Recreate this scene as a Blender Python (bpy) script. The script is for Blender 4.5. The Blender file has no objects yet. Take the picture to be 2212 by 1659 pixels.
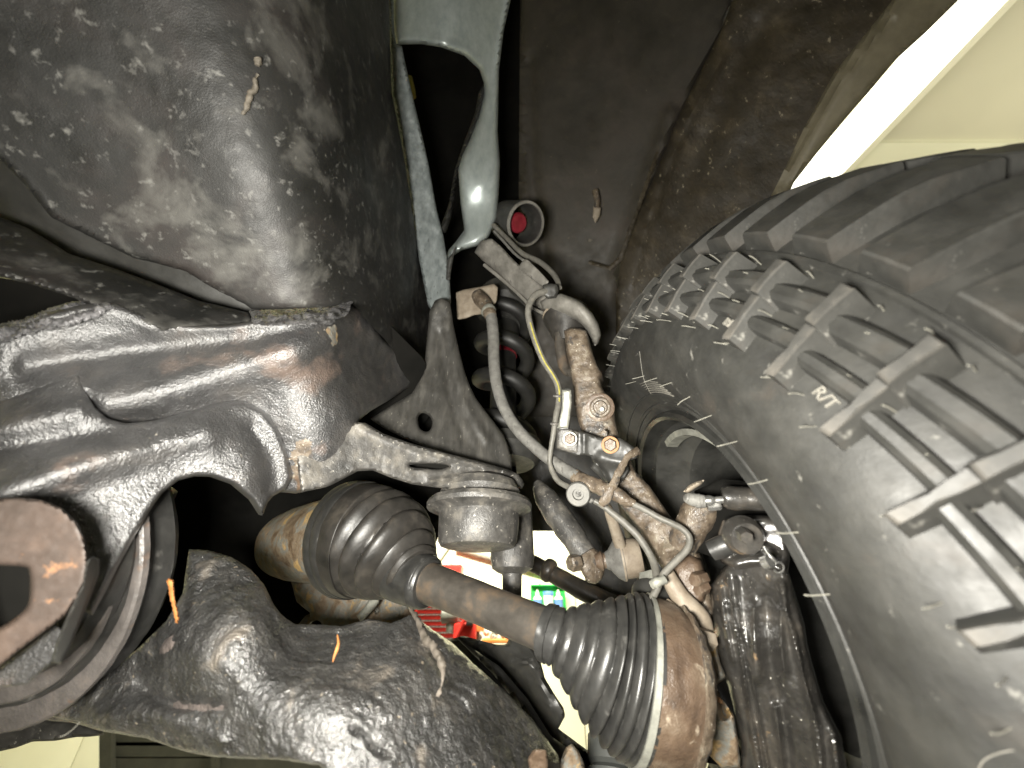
import bpy, math, random
import numpy as np
from mathutils import Vector, Matrix
from mathutils.geometry import delaunay_2d_cdt

random.seed(7)
rng = np.random.default_rng(7)
scene = bpy.context.scene
COL = scene.collection

# ------------------------------------------------------------------ camera
PITCH = math.radians(31.0)
CAMZ = 1.50
cp, sp = math.cos(PITCH), math.sin(PITCH)
cam_data = bpy.data.cameras.new("camera")
cam_data.sensor_fit = 'HORIZONTAL'
cam_data.sensor_width = 36.0
cam_data.lens = 36.0 * 831.0 / 2212.0
cam_data.clip_start = 0.01
cam_data.clip_end = 60.0
cam_data.dof.use_dof = True
cam_data.dof.focus_distance = 0.58
cam_data.dof.aperture_fstop = 3.6
cam = bpy.data.objects.new("camera", cam_data)
cam.location = (0, 0, CAMZ)
cam.rotation_euler = (math.radians(90) + PITCH, 0, 0)
COL.objects.link(cam)
scene.camera = cam

# camera-frame (x right, y up, z forward) -> world
def c2w(p):
    x, y, z = p
    return np.array([x, z * cp - y * sp, CAMZ + z * sp + y * cp])

def cvec(v):
    x, y, z = v
    return np.array([x, z * cp - y * sp, z * sp + y * cp])

# ------------------------------------------------------------------ world + lamps
world = bpy.data.worlds.new("World")
scene.world = world
world.use_nodes = True
bg = world.node_tree.nodes["Background"]
bg.inputs[0].default_value = (0.62, 0.63, 0.50, 1)
bg.inputs[1].default_value = 0.014
scene.view_settings.view_transform = 'Standard'
scene.view_settings.look = 'None'
scene.view_settings.gamma = 1.0
scene.view_settings.exposure = 0.0

def area(name, loc, target, size, energy, color, size_y=None, spread=math.pi):
    l = bpy.data.lights.new(name, 'AREA')
    l.energy = energy
    l.color = color
    l.size = size
    l.spread = spread
    if size_y:
        l.shape = 'RECTANGLE'
        l.size_y = size_y
    o = bpy.data.objects.new(name, l)
    o.location = loc
    d = Vector(target) - Vector(loc)
    o.rotation_euler = d.to_track_quat('-Z', 'Y').to_euler()
    COL.objects.link(o)
    return o

# hand-held work lamp, left of and just under the camera
area("work_lamp", c2w((-0.095, -0.035, -0.03)), c2w((-0.02, -0.08, 0.55)), 0.11, 17.5, (1.0, 0.965, 0.88), 0.07)
# shop tubes over the far part of the bay (out of view above the vehicle)
area("shop_tube_far", (-0.3, 2.6, 3.6), (-0.3, 4.0, 1.4), 2.4, 150.0, (1.0, 0.97, 0.80), 0.3, math.radians(110))
area("shop_tube_left", (-3.0, 2.2, 3.4), (-3.2, 4.0, 0.8), 1.6, 44.0, (1.0, 0.97, 0.76), 0.3, math.radians(110))
area("ceiling_fill", (3.4, 0.3, 2.6), (2.4, 1.4, 4.2), 1.2, 10.0, (1.0, 0.94, 0.76), 0.4, math.radians(110))  # unseen upward-facing lamp, added to brighten the ceiling

# ------------------------------------------------------------------ noise
def vnoise(p, seed=0):
    p = np.asarray(p, float) + seed * 17.31
    i = np.floor(p).astype(np.int64)
    f = p - i
    f = f * f * (3 - 2 * f)
    def h(a, b, c):
        n = (a * 73856093) ^ (b * 19349663) ^ (c * 83492791)
        n = (n ^ (n >> 13)) * 1274126177
        n = n ^ (n >> 16)
        return (n & 0xffff) / 32767.5 - 1.0
    x, y, z = i[:, 0], i[:, 1], i[:, 2]
    r = 0
    for dx in (0, 1):
        wx = f[:, 0] if dx else 1 - f[:, 0]
        for dy in (0, 1):
            wy = f[:, 1] if dy else 1 - f[:, 1]
            for dz in (0, 1):
                wz = f[:, 2] if dz else 1 - f[:, 2]
                r = r + wx * wy * wz * h(x + dx, y + dy, z + dz)
    return r

# ------------------------------------------------------------------ materials
MATS = {}
def mk(name, cols, scale=40, detail=5, rough=(0.4, 0.7), rscale=90, metal=0.0, bump=((300, 0.3, 0.002),),
       spots=None, spots2=None, coat=0.0, coat_rough=0.15, emit=None, spec=0.5, stretch=None, dist=0.0, aniso=None):
    m = bpy.data.materials.new(name)
    m.use_nodes = True
    nt = m.node_tree
    N, L = nt.nodes, nt.links
    b = N["Principled BSDF"]
    tc = N.new("ShaderNodeTexCoord")
    vec = tc.outputs["Object"]
    if stretch:
        mp = N.new("ShaderNodeMapping")
        mp.inputs["Scale"].default_value = stretch
        L.new(vec, mp.inputs[0])
        vec = mp.outputs[0]
    def noise(sc, det=5, rg=0.6, ds=0.0):
        n = N.new("ShaderNodeTexNoise")
        n.inputs["Scale"].default_value = sc
        n.inputs["Detail"].default_value = det
        n.inputs["Roughness"].default_value = rg
        n.inputs["Distortion"].default_value = ds
        L.new(vec, n.inputs["Vector"])
        return n.outputs["Fac"]
    fac = noise(scale, detail, 0.65, dist)
    cr = N.new("ShaderNodeValToRGB")
    el = cr.color_ramp.elements
    while len(el) < len(cols):
        el.new(0.5)
    for e, (p, c) in zip(el, cols):
        e.position = p
        e.color = (*c, 1)
    L.new(fac, cr.inputs[0])
    color = cr.outputs[0]
    def over(color, sp):
        sc, lo, hi, c = sp[:4]
        f = noise(sc, 4, 0.6, sp[4] if len(sp) > 4 else 0.3)
        mr = N.new("ShaderNodeMapRange")
        mr.inputs[1].default_value = lo
        mr.inputs[2].default_value = hi
        L.new(f, mr.inputs[0])
        mx = N.new("ShaderNodeMixRGB")
        mx.inputs[2].default_value = (*c, 1)
        L.new(mr.outputs[0], mx.inputs[0])
        L.new(color, mx.inputs[1])
        return mx.outputs[0]
    if spots:
        color = over(color, spots)
    if spots2:
        color = over(color, spots2)
    L.new(color, b.inputs["Base Color"])
    rf = noise(rscale, 4)
    mr = N.new("ShaderNodeMapRange")
    mr.inputs[1].default_value = 0.3
    mr.inputs[2].default_value = 0.7
    mr.inputs[3].default_value = rough[0]
    mr.inputs[4].default_value = rough[1]
    L.new(rf, mr.inputs[0])
    L.new(mr.outputs[0], b.inputs["Roughness"])
    b.inputs["Metallic"].default_value = metal
    b.inputs["Specular IOR Level"].default_value = spec
    if coat:
        b.inputs["Coat Weight"].default_value = coat
        b.inputs["Coat Roughness"].default_value = coat_rough
    prev = None
    for (sc, st, ds) in bump:
        bp = N.new("ShaderNodeBump")
        bp.inputs["Strength"].default_value = st
        bp.inputs["Distance"].default_value = ds
        L.new(noise(sc, 4, 0.55), bp.inputs["Height"])
        if prev:
            L.new(prev, bp.inputs["Normal"])
        prev = bp.outputs[0]
    if prev:
        L.new(prev, b.inputs["Normal"])
        if coat:
            L.new(prev, b.inputs["Coat Normal"])
    if emit:
        b.inputs["Emission Color"].default_value = (*emit[0], 1)
        b.inputs["Emission Strength"].default_value = emit[1]
    MATS[name] = m
    return m

G = lambda v: (v, v, v)
mk("undercoat", [(0.3, (0.0187, 0.0187, 0.0191)), (0.5, (0.0346, 0.0338, 0.0338)), (0.72, (0.0612, 0.0562, 0.0518))], 22, 7, (0.30, 0.5), 50, dist=0.3,
   bump=((110, 0.3, 0.003), (430, 0.7, 0.0021), (900, 0.45, 0.001)), spots=(13, 0.58, 0.70, (0.11, 0.082, 0.068)), spots2=(150, 0.69, 0.73, (0.22, 0.20, 0.17)), coat=1.0, coat_rough=0.23, spec=0.9)
mk("tar", [(0.3, (0.0112, 0.0112, 0.0108)), (0.5, (0.0280, 0.0273, 0.0259)), (0.72, (0.0665, 0.0630, 0.0581))], 26, 8, (0.3, 0.65), 60, dist=0.4,
   bump=((95, 0.55, 0.006), (300, 0.75, 0.0028), (800, 0.6, 0.0012)), spots=(22, 0.60, 0.72, (0.135, 0.118, 0.098)), spots2=(120, 0.66, 0.71, (0.20, 0.165, 0.12)), coat=1.0, coat_rough=0.14, spec=0.9)
mk("arm_paint", [(0.3, (0.0605, 0.0513, 0.0475)), (0.55, (0.1070, 0.0898, 0.0818)), (0.75, (0.1581, 0.1283, 0.1146))], 26, 6, (0.28, 0.5), 70,
   bump=((90, 0.5, 0.006), (330, 0.6, 0.003)), spots=(12, 0.60, 0.68, (0.25, 0.155, 0.09)), coat=0.45, coat_rough=0.2, spec=0.8)
mk("rail_paint", [(0.3, (0.0051, 0.0054, 0.0048)), (0.5, (0.0115, 0.0112, 0.0102)), (0.7, (0.0218, 0.0184, 0.0167))], 8, 5, (0.40, 0.8), 14, dist=0.5,
   bump=((300, 0.15, 0.0012), (700, 0.3, 0.001)), spots=(17, 0.52, 0.70, (0.065, 0.063, 0.057)), spots2=(90, 0.60, 0.74, (0.105, 0.103, 0.095)), coat=0.08, coat_rough=0.3, spec=0.35)  # pale specks are dried splash and painted glints
mk("frame_black", [(0.3, (0.022, 0.022, 0.020)), (0.6, (0.040, 0.039, 0.036))], 40, 4, (0.4, 0.6), 60, bump=((200, 0.25, 0.002),),
   spots=(55, 0.66, 0.74, (0.10, 0.095, 0.085)))
mk("crust", [(0.35, (0.05, 0.05, 0.052)), (0.6, (0.20, 0.195, 0.20))], 70, 6, (0.15, 0.4), 90, bump=((110, 0.6, 0.005), (500, 0.8, 0.002)), coat=0.9, coat_rough=0.12)
mk("dusty_black", [(0.32, (0.0240, 0.0232, 0.0216)), (0.5, (0.0600, 0.0568, 0.0520)), (0.68, (0.1520, 0.1400, 0.1200))], 30, 7, (0.38, 0.65), 80,
   bump=((200, 0.35, 0.002), (800, 0.4, 0.001)), spots=(170, 0.64, 0.70, (0.34, 0.32, 0.28)), spots2=(20, 0.62, 0.74, (0.035, 0.035, 0.033)), coat=0.25, coat_rough=0.2)
mk("shield_black", [(0.3, (0.0240, 0.0232, 0.0208)), (0.55, (0.0464, 0.0440, 0.0392)), (0.75, (0.0840, 0.0784, 0.0680))], 30, 6, (0.4, 0.65), 60,
   bump=((220, 0.25, 0.002),), stretch=(1.6, 1.6, 0.35), spots=(180, 0.67, 0.72, (0.22, 0.21, 0.18)))
mk("rust", [(0.3, (0.0265, 0.0223, 0.0183)), (0.44, (0.0828, 0.0619, 0.0427)), (0.56, (0.1325, 0.1044, 0.0748)), (0.72, (0.2252, 0.2016, 0.1565))], 48, 8, (0.35, 0.7), 120, dist=0.4,
   bump=((140, 0.5, 0.003), (600, 0.6, 0.0015)), spots=(34, 0.57, 0.64, (0.042, 0.037, 0.033)), spots2=(260, 0.66, 0.71, (0.60, 0.55, 0.46)), coat=0.3, coat_rough=0.15)
mk("rust_flat", [(0.3, (0.0473, 0.0306, 0.0202)), (0.48, (0.0912, 0.0612, 0.0403)), (0.6, (0.1215, 0.0880, 0.0605)), (0.78, (0.1823, 0.1530, 0.1176))], 24, 8, (0.35, 0.6), 90, dist=0.4,
   bump=((120, 0.3, 0.003), (500, 0.5, 0.0015)), spots=(40, 0.62, 0.70, (0.30, 0.25, 0.19)), spots2=(34, 0.64, 0.72, (0.05, 0.037, 0.028)), coat=0.25, coat_rough=0.2)
mk("plate_rust", [(0.3, (0.0274, 0.0216, 0.0180)), (0.5, (0.0441, 0.0328, 0.0269)), (0.72, (0.0722, 0.0496, 0.0375))], 22, 6, (0.42, 0.6), 90,
   bump=((160, 0.15, 0.001), (700, 0.2, 0.0008)), spots=(60, 0.62, 0.72, (0.16, 0.085, 0.045)), spec=0.2)
mk("ring_metal", [(0.3, (0.060, 0.055, 0.052)), (0.55, (0.098, 0.088, 0.082)), (0.75, (0.14, 0.118, 0.104))], 30, 6, (0.34, 0.55), 70, bump=((200, 0.4, 0.002), (700, 0.3, 0.001)), spots=(20, 0.62, 0.74, (0.17, 0.10, 0.06)), coat=0.3, coat_rough=0.25)
mk("mud", [(0.3, (0.05, 0.044, 0.034)), (0.7, (0.10, 0.085, 0.065))], 80, 5, (0.6, 0.8), 90, bump=((400, 0.4, 0.001),))
mk("tread_top", [(0.3, (0.0221, 0.0220, 0.0203)), (0.5, (0.0391, 0.0378, 0.0342)), (0.72, (0.0748, 0.0678, 0.0576))], 34, 6, (0.5, 0.7), 60, bump=((300, 0.2, 0.001),))
mk("rust_bright", [(0.3, (0.20, 0.105, 0.05)), (0.6, (0.36, 0.20, 0.095))], 90, 5, (0.6, 0.85), 120, bump=((400, 0.5, 0.002),))
mk("housing", [(0.34, (0.0936, 0.0612, 0.0360)), (0.46, (0.2016, 0.1512, 0.1008)), (0.54, (0.1872, 0.1908, 0.1728)), (0.68, (0.2880, 0.1944, 0.1080))], 26, 7, (0.4, 0.65), 90, dist=0.5,
   bump=((160, 0.5, 0.003), (600, 0.3, 0.001)), spots=(30, 0.58, 0.66, (0.42, 0.28, 0.12)), spots2=(90, 0.66, 0.72, (0.10, 0.085, 0.065)))
mk("tan_metal", [(0.3, (0.1520, 0.1200, 0.0880)), (0.55, (0.2400, 0.2000, 0.1520)), (0.75, (0.3200, 0.2800, 0.2240))], 40, 5, (0.5, 0.7), 90, bump=((260, 0.3, 0.002),),
   spots=(60, 0.65, 0.72, (0.17, 0.13, 0.10)))
mk("boot_rubber", [(0.3, (0.0163, 0.0163, 0.0156)), (0.6, (0.0313, 0.0306, 0.0286)), (0.8, (0.0578, 0.0558, 0.0510))], 50, 5, (0.30, 0.46), 60,
   bump=((350, 0.15, 0.001),), spots=(40, 0.64, 0.76, (0.095, 0.092, 0.085)), spec=0.6)
mk("dusty_boot", [(0.3, (0.0128, 0.0122, 0.0109)), (0.55, (0.0288, 0.0262, 0.0230)), (0.74, (0.0640, 0.0563, 0.0461))], 26, 5, (0.34, 0.5), 60,
   bump=((300, 0.2, 0.001),), spec=0.6)
mk("hose_rubber", [(0.3, (0.0825, 0.0788, 0.0713)), (0.55, (0.1425, 0.1387, 0.1275)), (0.8, (0.2100, 0.2025, 0.1837))], 70, 6, (0.55, 0.75), 80, bump=((420, 0.25, 0.001),),
   spots=(130, 0.63, 0.7, (0.07, 0.068, 0.06)))
mk("grey_line", [(0.3, (0.0704, 0.0672, 0.0576)), (0.6, (0.1280, 0.1216, 0.1056)), (0.8, (0.1792, 0.1696, 0.1440))], 90, 5, (0.45, 0.65), 90, bump=((400, 0.2, 0.001),), spots=(150, 0.62, 0.68, (0.13, 0.115, 0.09)))
mk("yellow_mark", [(0.3, (0.2550, 0.2250, 0.0375)), (0.7, (0.3600, 0.3225, 0.0750))], 120, 4, (0.5, 0.7))
mk("shaft_paint", [(0.3, (0.0259, 0.0230, 0.0194)), (0.5, (0.0504, 0.0446, 0.0374)), (0.66, (0.0936, 0.0684, 0.0468)), (0.8, (0.1152, 0.0900, 0.0648))], 26, 6, (0.30, 0.5), 60,
   bump=((300, 0.2, 0.001),))
mk("arm_steel", [(0.3, (0.0780, 0.0741, 0.0640)), (0.55, (0.1482, 0.1404, 0.1248)), (0.78, (0.2340, 0.2223, 0.1989))], 36, 6, (0.45, 0.65), 80, bump=((300, 0.3, 0.0015),),
   spots=(90, 0.64, 0.7, (0.06, 0.055, 0.05)))
mk("silver_paint", [(0.3, (0.2880, 0.3280, 0.3200)), (0.7, (0.4160, 0.4560, 0.4440))], 18, 4, (0.30, 0.44), 40, metal=0.4, bump=((300, 0.06, 0.001),), stretch=(3, 3, 0.6))
mk("silver_dirty", [(0.3, (0.0900, 0.1050, 0.1050)), (0.55, (0.1650, 0.1837, 0.1837)), (0.75, (0.2475, 0.2700, 0.2700))], 26, 5, (0.4, 0.6), 60, metal=0.1, bump=((160, 0.25, 0.002),),
   stretch=(2.5, 2.5, 0.5), spots=(70, 0.66, 0.72, (0.03, 0.03, 0.03)))
mk("liner", [(0.3, (0.0238, 0.0213, 0.0161)), (0.55, (0.0391, 0.0340, 0.0263)), (0.75, (0.0561, 0.0450, 0.0365))], 7, 5, (0.55, 0.75), 30, bump=((60, 0.2, 0.003),),
   spots=(40, 0.69, 0.78, (0.16, 0.14, 0.10)))
mk("liner_dirt", [(0.3, (0.0221, 0.0179, 0.0110)), (0.55, (0.0391, 0.0306, 0.0187)), (0.75, (0.0808, 0.0638, 0.0391))], 16, 6, (0.5, 0.75), 40, bump=((120, 0.4, 0.004),),
   stretch=(1.2, 1.2, 0.4), spots=(70, 0.64, 0.72, (0.22, 0.19, 0.13)))
mk("fender_edge", [(0.3, (0.105, 0.092, 0.06)), (0.7, (0.17, 0.15, 0.10))], 20, 4, (0.5, 0.7), 40, bump=((150, 0.2, 0.002),))
mk("dark_void", [(0.3, (0.004, 0.004, 0.0035)), (0.7, (0.008, 0.0075, 0.0065))], 12, 3, (0.8, 0.95), 40, bump=(), spec=0.08)  # near-black colour standing in for deep shade in gaps and recesses
mk("black_plastic", [(0.3, (0.020, 0.020, 0.018)), (0.7, (0.036, 0.035, 0.032))], 30, 4, (0.35, 0.55), 40, bump=((240, 0.15, 0.001),))
mk("tyre_rubber", [(0.3, (0.0138, 0.0136, 0.0124)), (0.5, (0.0216, 0.0214, 0.0191)), (0.74, (0.0369, 0.0358, 0.0320))], 24, 6, (0.48, 0.68), 60,
   bump=((160, 0.18, 0.002), (700, 0.15, 0.0006)), spots=(70, 0.66, 0.75, (0.15, 0.145, 0.13)), spots2=(14, 0.60, 0.8, (0.040, 0.034, 0.028)))
mk("tyre_edge", [(0.3, (0.11, 0.105, 0.09)), (0.6, (0.17, 0.16, 0.138)), (0.8, (0.24, 0.21, 0.17))], 60, 5, (0.55, 0.75), 60, bump=((300, 0.2, 0.001),))
mk("rim_gloss", [(0.3, (0.012, 0.012, 0.011)), (0.6, (0.026, 0.026, 0.024))], 24, 4, (0.25, 0.4), 40, bump=((300, 0.15, 0.001),), spots=(200, 0.68, 0.74, (0.12, 0.115, 0.10)), coat=0.3)
mk("spring_black", [(0.3, (0.008, 0.008, 0.0075)), (0.7, (0.018, 0.0175, 0.016))], 30, 4, (0.4, 0.6), 40, bump=((240, 0.15, 0.001),))
mk("hair_rubber", [(0.3, (0.14, 0.135, 0.115)), (0.7, (0.26, 0.25, 0.21))], 60, 3, (0.5, 0.7), bump=())
mk("wheel_black", [(0.3, (0.0280, 0.0280, 0.0256)), (0.6, (0.0544, 0.0536, 0.0496))], 24, 4, (0.32, 0.5), 40, bump=((220, 0.12, 0.001),), spots=(200, 0.69, 0.74, (0.14, 0.135, 0.12)))
mk("caliper_black", [(0.3, (0.016, 0.0155, 0.0145)), (0.55, (0.034, 0.0315, 0.028)), (0.75, (0.070, 0.060, 0.048))], 30, 6, (0.25, 0.45), 60,
   bump=((600, 0.4, 0.0008),), spots=(40, 0.66, 0.72, (0.20, 0.135, 0.075)), spots2=(260, 0.68, 0.72, (0.4, 0.38, 0.33)), coat=1.0, coat_rough=0.16)
mk("bright_steel", [(0.3, (0.45, 0.45, 0.43)), (0.7, (0.70, 0.69, 0.66))], 80, 4, (0.18, 0.35), 80, metal=0.9, bump=((300, 0.1, 0.001),))
mk("dull_steel", [(0.3, (0.15, 0.15, 0.13)), (0.6, (0.27, 0.27, 0.235)), (0.8, (0.36, 0.345, 0.275))], 60, 5, (0.4, 0.6), 80, metal=0.3, bump=((300, 0.2, 0.001),))
mk("red_part", [(0.3, (0.0980, 0.0070, 0.0105)), (0.7, (0.1925, 0.0175, 0.0280))], 60, 4, (0.25, 0.4), bump=())
mk("orange_leaf", [(0.3, (0.2400, 0.0825, 0.0175)), (0.7, (0.3600, 0.1500, 0.0420))], 150, 4, (0.6, 0.8), bump=((500, 0.4, 0.001),))
mk("root_brown", [(0.3, (0.0500, 0.0425, 0.0325)), (0.7, (0.1100, 0.0925, 0.0750))], 90, 5, (0.6, 0.8), bump=((500, 0.5, 0.001),))
mk("wall_paint", [(0.3, (0.80, 0.78, 0.58)), (0.7, (0.86, 0.84, 0.65))], 1.5, 3, (0.5, 0.7), 5, bump=((40, 0.04, 0.002),))
mk("ceiling_paint", [(0.3, (0.60, 0.58, 0.455)), (0.7, (0.66, 0.64, 0.50))], 1.2, 3, (0.6, 0.8), 5, bump=((60, 0.05, 0.002),))
mk("ceiling_white", [(0.3, (0.80, 0.80, 0.62)), (0.7, (0.84, 0.84, 0.67))], 1.2, 3, (0.6, 0.8), 5, bump=((60, 0.05, 0.002),))
mk("concrete", [(0.3, (0.22, 0.21, 0.19)), (0.7, (0.34, 0.33, 0.30))], 3, 6, (0.5, 0.7), 8, bump=((60, 0.15, 0.002),))
mk("lamp_white", [(0.3, (0.85, 0.83, 0.68)), (0.7, (0.9, 0.88, 0.74))], 4, 2, (0.4, 0.5), bump=())
mk("tube_glow", [(0.3, (1, 1, 0.9)), (0.7, (1, 1, 0.9))], 4, 2, (0.4, 0.5), bump=(), emit=((1.0, 0.97, 0.82), 2.6))
mk("red_paint", [(0.3, (0.50, 0.025, 0.02)), (0.7, (0.62, 0.04, 0.03))], 4, 3, (0.25, 0.4), bump=())
mk("green_paint", [(0.3, (0.02, 0.45, 0.06)), (0.7, (0.03, 0.55, 0.09))], 4, 3, (0.4, 0.5), bump=())
mk("white_plastic", [(0.3, (0.75, 0.74, 0.66)), (0.7, (0.82, 0.80, 0.74))], 10, 2, (0.4, 0.5), bump=())
mk("blue_label", [(0.3, (0.06, 0.16, 0.50)), (0.7, (0.16, 0.30, 0.62))], 14, 2, (0.4, 0.5), bump=())
mk("rack_dark", [(0.3, (0.018, 0.018, 0.012)), (0.7, (0.032, 0.031, 0.022))], 10, 3, (0.5, 0.7), bump=())
mk("grey_tool", [(0.3, (0.10, 0.10, 0.085)), (0.7, (0.22, 0.22, 0.19))], 10, 3, (0.4, 0.6), bump=())
mk("orange_paint", [(0.3, (0.70, 0.22, 0.05)), (0.7, (0.80, 0.33, 0.10))], 10, 3, (0.4, 0.6), bump=())
mk("grey_boot", [(0.3, (0.045, 0.048, 0.045)), (0.7, (0.075, 0.078, 0.072))], 20, 3, (0.45, 0.6), bump=())
M = MATS

# ------------------------------------------------------------------ object helpers
def smooth_mesh(me, ang=38):
    me.polygons.foreach_set("use_smooth", [True] * len(me.polygons))
    me.set_sharp_from_angle(angle=math.radians(ang))

def tag(o, label=None, cat=None, group=None, kind=None):
    for k, v in (("label", label), ("category", cat), ("group", group), ("kind", kind)):
        if v:
            o[k] = v
    return o

def thing(name, label, cat, loc, group=None):
    o = bpy.data.objects.new(name, None)
    o.empty_display_size = 0.02
    o.location = Vector(loc)
    COL.objects.link(o)
    o["_w"] = [float(v) for v in loc]
    return tag(o, label, cat, group)

def wloc(o):
    return np.array(o["_w"]) if o is not None else None

def mk_obj(name, verts, faces, mat, parent=None, ang=38, extra=None):
    V = np.asarray(verts, float)
    org = V.mean(axis=0)
    me = bpy.data.meshes.new(name)
    me.from_pydata((V - org).tolist(), [], faces)
    me.update()
    smooth_mesh(me, ang)
    me.materials.append(M[mat] if isinstance(mat, str) else mat)
    if extra:
        for x in extra:
            me.materials.append(M[x])
    o = bpy.data.objects.new(name, me)
    COL.objects.link(o)
    o["_w"] = org.tolist()
    if parent is not None:
        o.parent = parent
        o.location = Vector(org - wloc(parent))
    else:
        o.location = Vector(org)
    return o

FX, CX, CY = 831.0, 1106.0, 829.5
def P(x, y, d):
    return c2w(((x - CX) / FX * d, -(y - CY) / FX * d, d))

def Pn(xy, d):
    u = (xy[:, 0] - CX) / FX
    v = -(xy[:, 1] - CY) / FX
    return np.c_[u * d, d * cp - v * d * sp, CAMZ + d * sp + v * d * cp]

def tps(pts):
    A = np.array(pts, float)
    X, z = A[:, :2] / 500.0, A[:, 2]
    n = len(A)
    if n < 4:
        if n == 1:
            return lambda q: np.full(len(q), z[0])
        B = np.c_[np.ones(n), X]
        c = np.linalg.lstsq(B, z, rcond=None)[0]
        return lambda q: np.c_[np.ones(len(q)), q / 500.0] @ c
    def U(r2):
        return np.where(r2 > 1e-12, 0.5 * r2 * np.log(r2 + 1e-12), 0)
    r2 = ((X[:, None] - X[None]) ** 2).sum(-1)
    K = U(r2) + 1e-4 * np.eye(n)
    Pm = np.c_[np.ones(n), X]
    L = np.block([[K, Pm], [Pm.T, np.zeros((3, 3))]])
    w = np.linalg.solve(L, np.r_[z, 0, 0, 0])
    def f(q):
        q = q / 500.0
        r2 = ((q[:, None] - X[None]) ** 2).sum(-1)
        return U(r2) @ w[:n] + np.c_[np.ones(len(q)), q] @ w[n:]
    return f

def catmull(pts, n=8, closed=False):
    p = np.array(pts, float)
    m = len(p)
    out = []
    rngk = range(m if closed else m - 1)
    for i in rngk:
        if closed:
            a, b, c, d = p[(i - 1) % m], p[i], p[(i + 1) % m], p[(i + 2) % m]
        else:
            a = p[i - 1] if i > 0 else 2 * p[0] - p[1]
            b, c = p[i], p[i + 1]
            d = p[i + 2] if i + 2 < m else 2 * p[-1] - p[-2]
        for k in range(n):
            t = k / n
            out.append(0.5 * ((2 * b) + (-a + c) * t + (2 * a - 5 * b + 4 * c - d) * t * t + (-a + 3 * b - 3 * c + d) * t ** 3))
    if not closed:
        out.append(p[-1])
    return np.array(out)

def resample(poly, step, closed=True):
    p = np.vstack([poly, poly[:1]]) if closed else np.asarray(poly)
    seg = np.linalg.norm(np.diff(p, axis=0), axis=1)
    s = np.r_[0, np.cumsum(seg)]
    n = max(3, int(round(s[-1] / step)))
    t = np.linspace(0, s[-1], n + (0 if closed else 1), endpoint=not closed)
    return np.c_[np.interp(t, s, p[:, 0]), np.interp(t, s, p[:, 1])]

def in_poly(q, poly):
    x, y = q[:, 0], q[:, 1]
    r = np.zeros(len(q), bool)
    a = poly
    b = np.roll(poly, -1, axis=0)
    for (x1, y1), (x2, y2) in zip(a, b):
        c = ((y1 > y) != (y2 > y))
        with np.errstate(divide='ignore', invalid='ignore'):
            xi = (x2 - x1) * (y - y1) / (y2 - y1 + 1e-30) + x1
        r ^= c & (x < xi)
    return r

def dist_poly(q, poly, closed=True):
    a = poly
    b = np.roll(poly, -1, axis=0)
    if not closed:
        a, b = poly[:-1], poly[1:]
    best = np.full(len(q), 1e9)
    for p1, p2 in zip(a, b):
        e = p2 - p1
        l2 = (e @ e) + 1e-12
        t = np.clip(((q - p1) @ e) / l2, 0, 1)
        d = np.linalg.norm(q - (p1 + t[:, None] * e), axis=1)
        best = np.minimum(best, d)
    return best

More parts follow.
